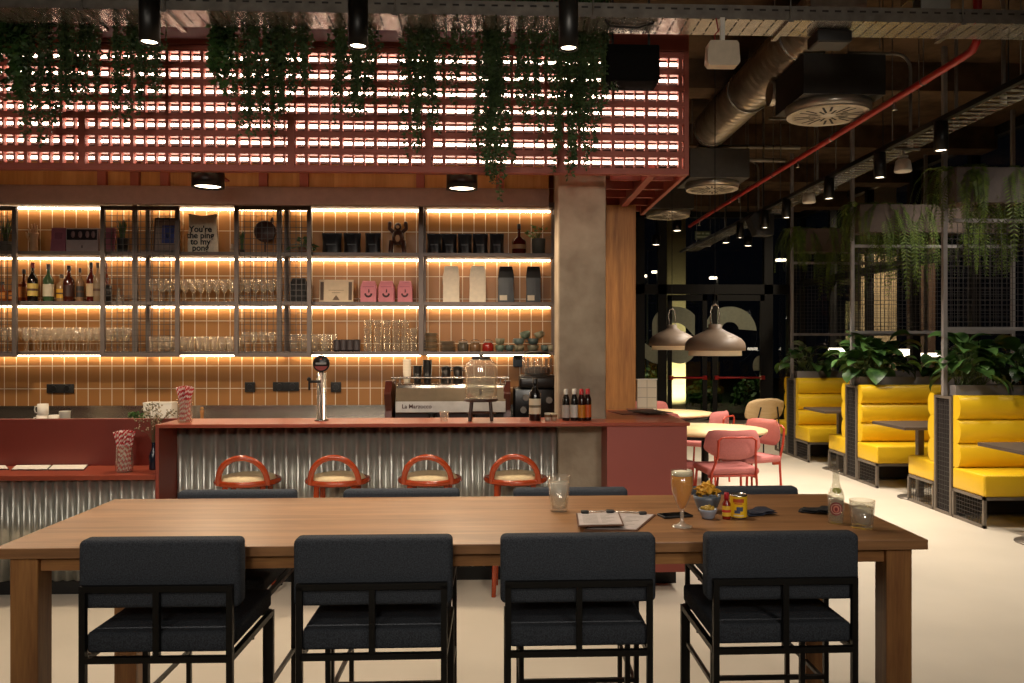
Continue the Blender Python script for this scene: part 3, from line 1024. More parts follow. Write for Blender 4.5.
def napkin(px, py, lab, rz, s=.06, c='1d2030'):
    a = onT(px, py)
    t = thing('paper_napkin', lab, 'napkin', a, rz, 'dark napkins on the oak table')

    def f(u, v):
        return ((u - .5) * 2 * s, (v - .5) * 2 * s * .8, .004 + .004 * math.sin(5 * u + 1) * math.sin(4 * v) + (.006 if u > .5 else 0))
    MB().sheet(f, 10, 8).build('lower_fold', cm(c, .9), t, solid=.002)
    MB().sheet(lambda u, v: (f(u, v)[0] * .9 + .006, f(u, v)[1] * .85, f(u, v)[2] + .006), 10, 8).build('upper_fold', cm(c, .9), t, solid=.002)


napkin(757, 514, 'folded navy napkin right of the yellow tin', .2)
napkin(816, 512, 'folded black napkin partly behind the soda bottle', -.5, .06, '111216')
# ================================================================== THINGS ON THE BAR
def straw_jar(px0, px1, py0, py1, Y, z, lab, lab2, grp):
    x = (X(px0, Y) + X(px1, Y)) / 2
    hw_ = (X(px1, Y) - X(px0, Y)) / 2
    h = Z(px0, py0, Y) - z
    hj = h * .62
    t = thing('straw_jar', lab, 'jar', (x, Y, z + .0005), 0, 'jars of striped straws')
    r0 = hw_ * .8
    MB().lathe([(0, 0), (r0 - .003, 0), (r0, .004), (r0, hj * .35), (r0 * .94, hj), (r0 * .94 + .003, hj + .003), (r0 * .94 - .003, hj), (r0 - .004, hj * .35), (r0 - .004, .006), (0, .006)], n=22).build('glass_body', 'glassware', t)
    m = stripes('candy_stripe_' + grp, 'c2202e', 'f1e3dc', 16)
    base = MB().cyl((0, 0, 0), (0, 0, h * .97), .0042, None, 7)
    proto = None
    n = 42
    for k in range(n):
        a = 2 * PI * k / n * 1 + (k % 3) * .3
        rr = (r0 - .011) * (1, .72, .42)[k % 3]
        tw = 1.7
        p0 = Vector((rr * math.cos(a), rr * math.sin(a), .008))
        k2 = 1.5
        p1 = Vector((rr * k2 * math.cos(a + tw), rr * k2 * math.sin(a + tw), h * .95 + R(-.006, .006)))
        if proto is None:
            o = base.build('paper_straw', m); proto = o
            tag(o, lab2, 'straw', grp)
        else:
            o = proto.copy(); COL.objects.link(o)
        d = (p1 - p0)
        o.location = Vector((x, Y, z + .0005)) + p0
        o.rotation_euler = d.to_track_quat('Z', 'Y').to_euler()
    return t


straw_jar(176, 194, 386, 420, 5.36, CTOP, 'glass jar of red and white striped straws standing on the tall bar counter', 'red and white striped paper straw in the jar on the tall counter', 'straws in the jar on the tall counter')
straw_jar(114, 135, 430, 466, 5.34, .75, 'glass jar of red and white striped straws standing on the low counter', 'red and white striped paper straw in the jar on the low counter', 'straws in the jar on the low counter')

# dried flowers in a dark bottle vase
p = at(151, 465, 5.38)
t = thing('flower_vase', 'dark bottle vase of dried flowers at the corner of the low counter', 'vase', (p.x, 5.42, .7505))
MB().lathe([(0, 0), (.024, 0), (.027, .006), (.027, .09), (.014, .13), (.011, .16), (.013, .175), (.009, .175), (.008, .13), (0, .12)], n=20).build('vase_body', cm('1b2230', .15), t)
b = MB(); f_ = MB()
for k in range(26):
    a = R(0, 2 * PI); L_ = R(.10, .27); sp = R(.02, .14)
    q0 = Vector((0, 0, .15)); q2 = Vector((sp * math.cos(a), sp * .6 * math.sin(a), .17 + L_)); q1 = Vector((sp * .3 * math.cos(a), sp * .2 * math.sin(a), .17 + L_ * .6))
    b.tube([q0, q1, q2], .0012, 4)
    for _ in range(9):
        s = R(.45, 1); c = q1.lerp(q2, s) + Vector((R(-.02, .02), R(-.015, .015), R(-.01, .015)))
        f_.ball(c, R(.003, .006), None, None, 5, 4, random.randint(0, 1))
b.build('stems', cm('5c5236', .8), t)
f_.build('dried_blossoms', [cm('b8a688', .9), cm('7d7458', .9)], t)

# open menus on the low counter
for (a0, a1, a2, a3, lab, rz) in (((-14, 470), (9, 470), (16, 463.8), (-6, 463.8), 'white menu sheet at the left edge of the low counter', 0),
                                  ((11, 470.5), (47, 470.5), (60, 463.8), (26, 463.8), 'open white menu leaf at the middle of the low counter', 0),
                                  ((48, 470.5), (84, 470.5), (95, 463.8), (61, 463.8), 'open white menu leaf nearest the straw jar on the low counter', 0)):
    def onL(px, py):
        d = (HC - .75) * FOC / (py - PYH); u = (px - PX0) / FOC
        return Vector((d * (ST + u * CT), d * (CT - u * ST), .7505))
    q = [onL(*a) for a in (a0, a1, a2, a3)]
    for w in q:
        w.y = min(w.y, 5.61)
    og = (q[0] + q[2]) / 2
    t = thing('menu_sheet', lab, 'menu', og, 0, 'menus on the low counter')
    bd = quadboard('backing', q, 0, .006, cm('2a211e', .6), t, og)
    quadboard('page', [w.lerp(og, .03) for w in q], .0062, .008, 'paper', t, og)

# tap tower
p = at(321.5, 420, 5.42)
t = thing('beer_tap', 'chrome beer tap column with round black badge on the bar', 'beer tap', (p.x, 5.42, CTOP))
MB().lathe([(0, 0), (.045, 0), (.045, .008), (.030, .012), (.030, .31), (0, .312)], n=24).build('column', cm('9a958e', .16, .95), t)
MB().cyl((0, -.03, .255), (-.07, -.035, .255), .009).cyl((-.07, -.035, .265), (-.07, -.035, .2), .007).ball((-.072, -.035, .27), .014).build('spout', 'blackmetal', t)
MB().box(-.012, .012, -.012, .012, .31, .325).build('badge_neck', 'blackmetal', t)
bg = MB().lathe([(0, -.012), (.052, -.012), (.054, -.008), (.054, .008), (.052, .012), (0, .012)], n=30)
bd = bg.build('badge', cm('171312', .3), t, (0, -.004, .37)); bd.rotation_euler = (PI / 2, 0, 0)
b = MB()
n = 12
seg = [(.045 * math.cos(a), .045 * math.sin(a)) for a in [PI * 1.12 + PI * .76 * k / n for k in range(n + 1)]]
b.add([(x, y, .0125) for x, y in seg], [tuple(range(n + 1))], 0)
b.add([(-.034, -.006, .0127), (.034, -.006, .0127), (.034, .007, .0127), (-.034, .007, .0127)], [(0, 1, 2, 3)], 1)
b.add([(-.006, .026, .0127), (.006, .026, .0127), (0, .036, .0127)], [(0, 1, 2)], 2)
b.build('badge_emblem', [cm('8a2a20', .5), cm('8d8882', .4), cm('b5382c', .5)], bd)

# water dispenser on wooden stand
x = X(481, 5.4)
t = thing('dispenser_stand', 'dark wooden three-legged stand under the water dispenser', 'stand', (x, 5.4, CTOP))
MB().lathe([(0, .125), (.105, .125), (.108, .13), (.108, .142), (0, .142)], n=28).build('stand_top', 'brown', t)
for k in range(4):
    a = PI / 4 + k * PI / 2
    MB().tube([(.085 * math.cos(a), .085 * math.sin(a), .126), (.10 * math.cos(a), .10 * math.sin(a), 0)], .011, 8).build('leg', 'brown', t)
MB().tube([(.09 * math.cos(a), .09 * math.sin(a), .05) for a in [2 * PI * k / 20 for k in range(20)]], .005, 6, 0, True).build('ring_brace', 'brown', t)
t = thing('water_dispenser', 'round glass water dispenser with a tap on the wooden stand', 'dispenser', (x, 5.4, CTOP + .1425))
pr = [(0, 0), (.092, 0), (.102, .012), (.104, .04), (.104, .2), (.098, .225), (.07, .25), (.055, .262)]
MB().lathe(pr + [(.052, .26), (.067, .247), (.095, .222), (.1, .2), (.1, .04), (.098, .014), (0, .006)], n=32).build('glass_body', 'glassware', t)
MB().lathe([(0, .008), (.096, .014), (.0985, .04), (.0985, .13), (0, .13)], n=30).build('water', 'water', t)
MB().lathe([(0, .272), (.058, .272), (.06, .268), (.06, .25), (0, .25)], n=24).ball((0, 0, .28), .014, .014, .01).build('lid', cm('4c4540', .4, .5), t)
MB().cyl((0, -.1, .045), (0, -.135, .045), .010).cyl((0, -.135, .06), (0, -.135, .03), .009).cyl((0, -.135, .06), (0, -.135, .085), .005).rbox(-.018, .018, -.141, -.129, .083, .092, .003).build('tap', 'steel', t)

# small tumbler on bar
p = at(444, 419, 5.32)
t = thing('shot_glass', 'small empty glass on the bar left of the water dispenser', 'glass', (p.x, 5.34, CTOP))
tumbler(t, .024, .03, .065, .008, .002, 'glassware', 18)


def bottle(name, label, cat, loc, h, r, glassm, capm, labm=None, lab_lo=.18, lab_hi=.5, group=None, neck=.3, shoulder=.62, caph=.14, liquid=None, level=.5, sq=False, n=16, stripe=None):
    t = thing(name, label, cat, loc, 0, group)
    prof = [(0, 0), (r * .94, 0), (r, h * .02), (r, h * shoulder), (r * .88, h * (shoulder + .06)), (r * neck * 1.1, h * (shoulder + .17)), (r * neck, h * (shoulder + .2)), (r * neck, h * (1 - caph)), (0, h * (1 - caph))]
    if sq:
        b = MB(); b.rbox(-r, r, -r * .62, r * .62, 0, h * shoulder, r * .18, 2)
        b.lathe([(r * .55, h * shoulder - .002), (r * .5, h * (shoulder + .03)), (r * neck, h * (shoulder + .09)), (r * neck, h * (1 - caph)), (0, h * (1 - caph))], n=n)
        b.build('glass_body', glassm, t)
    else:
        MB().lathe(prof, n=n).build('glass_body', glassm, t)
    if liquid:
        if sq:
            MB().rbox(-r * .93, r * .93, -r * .55, r * .55, h * .02, h * shoulder * level, r * .1, 2).build('liquid', liquid, t)
        else:
            MB().lathe([(0, h * .02), (r * .93, h * .025), (r * .93, h * shoulder * level), (0, h * shoulder * level)], n=n).build('liquid', liquid, t)
    MB().lathe([(r * neck * 1.18, h * (1 - caph) - .002), (r * neck * 1.18, h * .995), (r * neck * 1.05, h), (0, h)], n=n).build('cap', capm, t)
    if labm:
        if sq:
            lb_ = MB().box(-r * .86, r * .86, -r * .625, -r * .615, h * lab_lo, h * lab_hi).build('label', labm, t)
        else:
            lb_ = MB().lathe([(r * 1.012, h * lab_lo), (r * 1.012, h * lab_hi)], n=n).build('label', labm, t)
        if stripe:
            z = h * (lab_lo + lab_hi) / 2
            if sq:
                MB().box(-r * .7, r * .7, -r * .632, -r * .622, z - h * .03, z + h * .03).build('label_band', stripe, lb_)
            else:
                MB().lathe([(r * 1.02, z - h * .03), (r * 1.02, z + h * .03)], n=n).build('label_band', stripe, lb_)
    return t


dg = cm('14100e', .12)
p = at(535, 419, 5.38)
bottle('liquor_bottle', 'black bottle with cream label on the bar before the brewing machine', 'bottle', (p.x, 5.38, CTOP), .275, .038, dg, cm('161212', .3), cm('d8ccb0', .6), .16, .52, None, .36, .6, .12, stripe=cm('6d604a', .6))
for k, (px, c1, cap, lb_, lab) in enumerate(((566, '1a1512', 'bdb6ac', 'a9a39a', 'dark syrup bottle with silver cap, against the column, leftmost of four'), (574.5, '1a1512', 'c8c2b8', 'c9c4bb', 'dark syrup bottle with silver cap and white label, beside the red-capped bottles'),
                                           (581.5, '2a120c', 'a92324', 'b9761e', 'sauce bottle with red cap, next to the silver-capped bottles'), (588, '2a120c', 'b3272a', 'c4571e', 'sauce bottle with red cap at the right end, against the column'))):
    x = X(px, 5.36)
    bottle('syrup_bottle', lab, 'bottle', (x, 5.36 + .02 * (k % 2), CTOP), .205, .024, cm(c1, .15), cm(cap, .3), cm(lb_, .5), .1, .5, 'bottles beside the column', .5, .66, .16)
for px, c_, lab in ((549, 'd9cdb8', 'small pale cup on the bar left of the column, beside the labelled bottle'), (555.5, 'b8a88c', 'small pale cup on the bar touching the concrete column side')):
    x = X(px, 5.36)
    t = thing('small_cup', lab, 'cup', (x - .008, 5.37, CTOP), 0, 'small cups on the bar by the column')
    MB().lathe([(0, 0), (.016, 0), (.021, .05), (.019, .05), (.015, .004), (0, .004)], n=18).build('cup_body', cm(c_, .5), t)
    MB().lathe([(.0195, .022), (.0208, .04)], n=18).build('cup_print', cm('7b5a3c', .6), t)
# menus on the right end of the counter
for k, (px, py, rz, lab) in enumerate(((628, 413, .2, 'brown menu card lowest of those fanned on the bar corner'), (641, 411.5, -.1, 'brown menu card in the middle of those fanned on the bar corner'), (650, 413.5, .35, 'dark menu card reaching furthest right on the bar corner'))):
    d = (HC - CTOP) * FOC / (py - PYH); u = (px - PX0) / FOC
    v = Vector((d * (ST + u * CT), d * (CT - u * ST), CTOP + .001 + .006 * k))
    t = thing('menu_card', lab, 'menu', v, rz, 'menu cards on the bar corner')
    MB().box(-.1, .1, -.15, .15, 0, .004).build('card', cm(('5b2f26', '6a3a2c', '2b1d1a')[k], .5), t)
    MB().box(-.09, .09, -.14, .14, .004, .0046).build('print', cm(('6b3a2e', '7a4a38', '3a2823')[k], .5), t)
# white panel standing behind bar corner
a, b_ = at(637, 409, 6.75), at(657, 380, 6.75)
t = thing('counter_screen', 'white panel standing behind the bar corner beside the pine cladding', 'panel', ((a.x + b_.x) / 2, 6.75, 0))
w = (b_.x - a.x) / 2
MB().rbox(-w, w, 0, .03, 0, b_.z, .004).build('panel_board', tiles('white_tile', 'e6dac2', 'e2d5bb', 'bdb19a', .08, .08, 0), t)
MB().box(-w - .004, w + .004, -.003, .033, b_.z, b_.z + .01).build('panel_cap', 'white', t)

# ================================================================== BACK COUNTER THINGS
WZ = .9
# espresso machine
a, b_ = at(382, 418, 6.72), at(513, 377, 6.72)
t = thing('espresso_machine', 'wide chrome espresso machine with script lettering behind the bar', 'coffee machine', (a.x, 6.72, WZ))
Wd = b_.x - a.x
MB().rbox(.11, Wd - .06, .02, .48, .2, .335, .012).build('body', cm('8e8377', .18, .95), t, bevel=0)
pan = MB().prism([(.0, .1), (-.012, .11), (-.016, .2), (.03, .33), (.05, .33), (.05, .1)], .11, Wd - .06, 'x').build('front_panel', cm('8d7d68', .2, .6), t)
MB().box(.11, Wd - .06, -.0185, -.012, .108, .196).build('lower_sheen_strip', cm('bdb8b4', .3, .35), t, bevel=.002)  # paler strip standing in for the reflection on the lower front panel
MB().box(.1, Wd - .05, .06, .48, .03, .1).build('drip_tray', cm('2a1b16', .4, .3), t)
MB().rbox(.08, Wd - .03, .0, .46, .01, .035, .005).build('base_tray', cm('6d3a2e', .35, .3), t)
for x0 in (.02, Wd - .075):
    MB().prism([(0, .0), (.49, 0), (.49, .33), (.06, .36), (-.03, .26), (.03, .12)], x0, x0 + .055, 'x').build('side_panel', cm('4d2118', .3), t, bevel=.01)
for x in (.1, .14, Wd * .5, Wd - .1, Wd - .06):
    MB().cyl((x, .03, .335), (x, .03, .385), .006).build('rail_post', 'steel', t)
MB().cyl((.07, .03, .385), (Wd - .03, .03, .385), .008).build('cup_rail', 'steel', t)
text('La Marzocco', .046, (.28, -.020, .155), (math.radians(90), 0, 0), cm('3d1512', .4), t, 'brand_lettering', .0010)
for x in (.4, .72):
    MB().cyl((x, .0, .1), (x, .0, .06), .032).cyl((x, -.03, .07), (x, -.16, .06), .012).build('portafilter', 'blackmetal', t)
MT = WZ + .336


def stackcups(name, px, n, r, h, step, c, lab, Y, z, grp=None, handle=False, cat='cup'):
    x = X(px, Y)
    for k in range(n):
        t = thing(name, lab if isinstance(lab, str) else lab[k], cat, (x, Y, z + .0005 + k * step), R(-.3, .3) if handle else 0, grp)
        MB().lathe([(0, 0), (r * .74, 0), (r * .78, .003), (r, h), (r - .003, h), (r * .74, .006), (0, .006)], n=20).build('cup_body', c if c in M else cm(c, .35), t)
        if handle:
            MB().tube([(-r * .9, 0, h * .8), (-r * 1.35, 0, h * .75), (-r * 1.45, 0, h * .5), (-r * 1.25, 0, h * .25), (-r * .82, 0, h * .2)], .0045, 6).build('handle', c if c in M else cm(c, .35), t)


stackcups('paper_cup', 407, 5, .034, .1, .024, 'e2d3bc', ['white paper cup, lowest of the white stack on the coffee machine', 'white paper cup, second from the bottom of the white stack on the coffee machine', 'white paper cup, middle of the white stack on the coffee machine',
          'white paper cup, second from the top of the white stack on the coffee machine', 'white paper cup on top of the white stack on the coffee machine'], 6.95, MT, 'white cup stack')
stackcups('paper_cup', 417.5, 3, .037, .1, .02, '131110', ['black paper cup at the bottom of the shorter black stack on the coffee machine', 'black paper cup in the middle of the shorter black stack', 'black paper cup on top of the shorter black stack'], 6.95, MT, 'shorter black cup stack')
stackcups('paper_cup', 427.5, 4, .038, .11, .026, '100f0f', ['black paper cup at the bottom of the taller black stack', 'black paper cup, second from the bottom of the taller black stack', 'black paper cup, third from the bottom of the taller black stack', 'black paper cup on top of the taller black stack'], 6.95, MT, 'taller black cup stack')
for px, lab in ((446, 'dark steel milk jug on the coffee machine, left of the two'), (458, 'dark steel milk jug on the coffee machine, right of the two beside the dispenser')):
    t = thing('milk_jug', lab, 'jug', (X(px, 6.92), 6.92, MT), 0, 'milk jugs on the coffee machine')
    MB().lathe([(0, 0), (.042, 0), (.044, .005), (.036, .07), (.04, .12), (.037, .12), (.033, .07), (.04, .007), (0, .007)], n=22).build('jug_body', cm('3b3632', .3, .6), t)
    MB().tube([(.036, 0, .1), (.07, 0, .1), (.072, 0, .05), (.044, 0, .03)], .006, 6).build('handle', cm('2a2623', .3, .5), t)
    MB().lathe([(0, .128), (.05, .122), (.052, .126), (.02, .138), (0, .14)], n=20).build('lid', cm('2a2623', .3, .5), t)
# batch brewer
a = at(538, 418, 6.78)
t = thing('coffee_brewer', 'black coffee brewer with a clear ribbed bean hopper behind the bar', 'coffee machine', (a.x, 6.78, WZ))
MB().rbox(-.2, .17, 0, .34, 0, .30, .02).build('body', cm('131111', .25), t)
MB().rbox(-.15, .14, -.03, .02, .3, .39, .02).rbox(-.15, .15, .0, .3, .3, .40, .015).build('upper_body', cm('1b1818', .3), t)
hp = [(.10, .40), (.118, .42), (.126, .5), (.12, .55), (.1, .575)]
MB().lathe(hp, (0, .15, 0), 28).build('bean_hopper', 'glassware', t)
m_ = MB()
for k in range(14):
    a2 = 2 * PI * k / 14
    m_.bar((.119 * math.cos(a2), .15 + .119 * math.sin(a2), .42), (.124 * math.cos(a2), .15 + .124 * math.sin(a2), .54), .006)
m_.build('hopper_rib', cm('6d5c50', .4), t)
MB().lathe([(0, .405), (.1, .405), (.113, .45), (.1, .46), (0, .47)], (0, .15, 0), 24).build('coffee_beans', cm('2a1710', .6, 0, .3, 90), t)
MB().lathe([(0, .6), (.06, .6), (.1, .588), (.106, .575), (0, .575)], (0, .15, 0), 28).build('hopper_lid', cm('1a1716', .3), t)
for x, z in ((-.1, .22), (-.12, .12), (.09, .2)):
    MB().cyl((x, -.002, z), (x, -.03, z), .03, .026, 16).build('dial', cm('8a8580', .25, .7), t)
MB().cyl((-.12, -.003, .05), (-.04, -.003, .05), .008).build('spout_bar', 'steel', t)
# mugs left on back counter
for px, z, lab, g in ((42, WZ, 'white mug under another white mug, on the back counter at the left', 0), (43, WZ + .090, 'white mug stacked on top of another, on the back counter at the left', 0), (54, WZ, 'white mug between the stacked mugs and the paper-white beaker', 0)):
    t = thing('coffee_mug', lab, 'mug', (X(px, 6.8), 6.8, z + .12 if False else z), PI * 0, 'white mugs on the back counter')
    MB().lathe([(0, 0), (.036, 0), (.041, .004), (.041, .0895), (.038, .0895), (.037, .006), (0, .006)], n=22).build('mug_body', 'porcelain', t)
    MB().tube([(-.04, 0, .07), (-.062, 0, .068), (-.066, 0, .04), (-.058, 0, .02), (-.04, 0, .016)], .005, 6).build('handle', 'porcelain', t)
t = thing('beaker', 'white ribbed beaker on the back counter right of the mugs', 'cup', (X(65, 6.8), 6.8, WZ))
MB().lathe([(0, 0), (.034, 0), (.042, .118), (.044, .121), (.039, .121), (.032, .005), (0, .005)], n=22).build('beaker_body', 'white', t)
MB().lathe([(.0385, .04), (.0405, .06)], n=22).build('band', cm('cfc4b2', .6), t)
t = thing('white_box', 'white box on the back counter behind the dried flowers', 'box', (X(157.5, 6.9), 6.9, WZ))
MB().rbox(-.115, .115, 0, .12, 0, .175, .004).build('box_body', 'white', t)
MB().box(-.117, .117, -.002, .122, .165, .18).build('box_lid', 'white', t)
t = thing('herb_plant', 'small dark herb plant on the back counter left of the white box', 'plant', (X(137, 6.8), 6.8, WZ))
MB().lathe([(0, 0), (.035, 0), (.045, .06), (.042, .06), (.034, .05), (0, .05)], n=18).build('pot', 'greypot', t)
b = MB()
for k in range(70):
    a, rr = R(0, 2 * PI), R(.01, .08)
    c = Vector((rr * math.cos(a), rr * .6 * math.sin(a), .06 + R(0, .05)))
    d = Vector((R(-1, 1), R(-1, 1), R(-.4, .6))).normalized() * .016; e = d.orthogonal() * .5
    b.add([c - d, c + e, c + d, c - e], [(0, 1, 2, 3)])
b.build('foliage', 'leaf', t, fix=False)
for px, y, lab in ((161, 6.86, 'wrapped brown bundle right of the straw jar on the back counter'),):
    pass
t = thing('wood_grinder', 'small wooden tamper lying at the right of the straw jar on the back counter', 'tool', (X(202, 6.8), 6.8, WZ))
MB().lathe([(0, 0), (.02, 0), (.022, .02), (.012, .05), (.014, .1), (.018, .12), (0, .13)], n=16).build('handle', cm('a8703c', .5), t)
MB().lathe([(0, .1305), (.016, .1305), (.01, .15), (0, .152)], n=14).build('knob', cm('b98750', .5), t)
p = at(518, 361, 7.27)
t = thing('control_box', 'small blue-grey box fixed to the tiles under the shelf, right of the dispenser', 'box', (p.x, 7.3, p.z))
MB().rbox(-.042, .042, -.05, 0, -.05, .05, .005).build('casing', cm('4d5c68', .5), t)
MB().box(-.02, .02, -.052, -.049, .01, .03).build('display', cm('222a30', .2), t)

# ================================================================== THINGS ON THE SHELVES
S3, S2, S1 = [z + .0125 for z in zs]        # bottom, middle, top board surfaces
IY = 7.13


def shelf_at(px0, px1, py0, base, Y=IY):
    x0, x1 = X(px0, Y), X(px1, Y)
    return (x0 + x1) / 2, (x1 - x0) / 2, Z((px0 + px1) / 2, py0, Y) - base


# --- top row
def potted(px0, px1, py0, base, lab, potm, kind, potpx, potfrac, lm='leaf'):
    x, hw_, h = shelf_at(px0, px1, py0, base)
    t = thing('potted_plant', lab, 'plant', (x, IY, base))
    pr_ = potpx
    ph = h * potfrac
    MB().lathe([(0, 0), (pr_ * .85, 0), (pr_, ph * .96), (pr_, ph), (pr_ * .9, ph), (pr_ * .86, ph * .85), (0, ph * .85)], n=20).build('pot', potm, t)
    MB().lathe([(0, ph * .87), (pr_ * .85, ph * .87)], n=16).build('soil', 'soil', t)
    b = MB(); st = MB()
    if kind == 'spiky':
        for k in range(22):
            a = R(0, 2 * PI); le = (h - ph) * R(.65, 1.0); sp = R(.05, .6) * hw_
            for s_ in (0, 1):
                pts = []
            w = R(.008, .012)
            d = Vector((math.cos(a), math.sin(a) * .7, 0)); sd = Vector((-d.y, d.x, 0)).normalized()
            vs = []
            for q in range(5):
                u = q / 4
                c = d * (pr_ * .3 + sp * u * u) + Vector((0, 0, ph * .86 + le * u))
                ww = w * (1 - u ** 2) + .0008
                vs += [c - sd * ww, c + sd * ww]
            b.add(vs, [(2 * q, 2 * q + 1, 2 * q + 3, 2 * q + 2) for q in range(4)])
        b.build('foliage', lm, t, fix=False, solid=.002)
    else:
        n = 26 if kind == 'leafy' else 40
        for k in range(n):
            a = R(0, 2 * PI); el = R(.15, 1.35)
            L_ = (h - ph) * R(.6, 1.02)
            c0 = Vector((0, 0, ph * .86))
            c1 = c0 + Vector((math.cos(a) * math.cos(el) * min(hw_ * .95, L_), math.sin(a) * math.cos(el) * .1, math.sin(el) * L_ * .8 - (.02 if kind != 'leafy' else 0)))
            st.tube([c0, c0.lerp(c1, .5) + Vector((0, 0, .012)), c1], .0013, 4)
            s = R(.020, .033)
            d = (c1 - c0).normalized() * s; d.z -= s * .4
            e = Vector((R(-1, 1), R(-1, 1), R(-.3, .3))); e = (e - d * e.dot(d) / d.dot(d)).normalized() * s * .55
            b.add([c1 - d * .6, c1 - d * .05 + e, c1 + d, c1 - d * .05 - e], [(0, 1, 2, 3)])
        st.build('stems', 'stem', t); b.build('foliage', lm, t, fix=False, solid=.0015)
    return t


potted(-6, 18, 216, S1, 'dark spiky plant on the top shelf at the left edge, behind mesh', 'greypot', 'spiky', .05, .3, 'leafd')
potted(114, 131, 216, S1, 'dark spiky potted plant on the top shelf beside a pink folder', 'black', 'spiky', .045, .4, 'leafd')
potted(287, 318, 231, S1, 'bushy green potted plant on the top shelf left of the black pouches', 'terra', 'bushy', .035, .3)
potted(524, 553, 217, S1, 'leafy plant in a grey pot at the right end of the top shelf', 'greypot', 'leafy', .06, .42, 'fern')
potted(236, 248, 228, S1, 'small green cactus-like plant on the top shelf, left of the round plaque', 'black', 'spiky', .02, .15)
# hand-shaped vase: pale slender vase
x, hw_, h = shelf_at(28, 40, 220, S1)
t = thing('pale_vase', 'pale hand-shaped ornament on the top shelf near the left edge', 'ornament', (x, IY, S1))
MB().lathe([(0, 0), (.03, 0), (.032, .01), (.027, .1), (.034, .15), (.036, .165), (0, .17)], n=18).build('palm', cm('b98f68', .6), t)
for k, (dx, L_, an) in enumerate(((-.028, .05, -.25), (-.012, .078, -.08), (.005, .084, .03), (.02, .07, .14))):
    MB().tube([(dx, 0, .155), (dx + an * .03, 0, .155 + L_ * .6), (dx + an * .05, -.006, .155 + L_)], [.0085, .008, .006], 8).ball((dx + an * .05, -.006, .155 + L_), .006).build('finger', cm('b98f68', .6), t)
MB().tube([(-.025, 0, .09), (-.05, -.004, .13), (-.06, -.008, .165)], [.011, .0095, .007], 8).ball((-.06, -.008, .165), .007).build('thumb', cm('b98f68', .6), t)


def upright_box(name, lab, cat, px0, px1, py0, base, depth, c, lean=0, grp=None, Y=IY):
    x, hw_, h = shelf_at(px0, px1, py0, base, Y)
    t = thing(name, lab, cat, (x, Y, base), 0, grp)
    if lean:
        t.rotation_euler.x = -lean
    MB().box(-hw_, hw_, 0, depth, 0, h).build('box_body' if depth > .03 else 'board', c if c in M else cm(c, .6), t, bevel=.002)
    return t, hw_, h


t, w_, h_ = upright_box('pink_folder', 'dusty pink folder on the top shelf left of the photo box', 'folder', 50, 65, 227, S1, .02, '8f4f5c', .12)
MB().box(-w_ * .5, w_ * .5, -.002, 0, h_ * .55, h_ * .8).build('label', cm('7c4350', .7), t)
t, w_, h_ = upright_box('pink_folder', 'dusty pink folder on the top shelf behind mesh, left of the spiky plant', 'folder', 102, 114, 227, S1, .02, '8f4f5c', .12)
MB().box(-w_ * .5, w_ * .5, -.002, 0, h_ * .55, h_ * .8).build('label', cm('7c4350', .7), t)
t, w_, h_ = upright_box('photo_box', 'grey gift box with a dark window on the top shelf', 'box', 66, 98, 228, S1, .1, '9d8984')
MB().box(-w_ * .94, w_ * .94, -.003, .0, h_ * .52, h_ * .94).build('window', cm('241a1c', .3), t)
b = MB()
for k in (-.55, -.1, .35, .72):
    b.ball((w_ * k, -.004, h_ * .74), w_ * .13, .004, h_ * .14, 10, 6)
b.build('window_print', cm('7d5f5c', .5), t)
MB().box(-.006, .006, -.002, 0, h_ * .2, h_ * .3).build('logo', cm('5c4a48', .6), t)
# blue picture
t, w_, h_ = upright_box('framed_picture', 'brown framed picture with a blue square on the top shelf', 'picture', 153, 177, 217, S1, .02, '4a3730', .1)
MB().box(-w_ * .86, w_ * .86, -.003, 0, h_ * .06, h_ * .95).build('mount', cm('8d7a70', .7), t)
MB().box(-w_ * .3, w_ * .72, -.005, -.003, h_ * .28, h_ * .78).build('blue_panel', cm('2d3a7a', .6), t)
MB().ball((w_ * .2, -.006, h_ * .5), w_ * .16, .002, h_ * .08).build('picture_motif', cm('1a2250', .6), t)
# tote bag
x, hw_, h = shelf_at(188, 218, 215, S1)
t = thing('cloth_bag', 'beige cloth bag with bold black words on the top shelf', 'bag', (x, IY, S1))


def bagf(sgn):
    def f(u, v):
        uu = (u - .5) * 2
        wv = hw_ * (1 - .06 * v + .03 * math.sin(7 * v))
        th = .05 * (1 - uu * uu) ** .5 * (1 - .75 * v ** 2) * (.35 + .65 * min(1, v * 6 + .5))
        return (uu * wv, sgn * (th + .002), h * v * (1 - .03 * math.cos(3 * uu)))
    return f


MB().sheet(bagf(-1), 16, 14).sheet(bagf(1), 16, 14).build('bag_body', mat('canvas', 'e6d6bd', .9, 0, .08, 60, .2), t)
tt = text('You\'re\nthe ping\nto my\npong', h * .225, (-.002, -.056, h * .36), FRONT, 'ink', t, 'bag_lettering', .0014, .95, .72, .0015)
# white little vase
x, hw_, h = shelf_at(231.5, 236, 240, S1)
t = thing('bud_vase', 'tiny pale vase on the top shelf, left of the small cactus-like plant', 'vase', (x, IY - .04, S1))
MB().lathe([(0, 0), (.014, 0), (.018, .03), (.01, .06), (.012, .075), (.008, .075), (0, .03)], n=16).build('vase_body', cm('b29a80', .4), t)
MB().lathe([(.0182, .028), (.0183, .034)], n=16).build('band', cm('8a745c', .5), t)
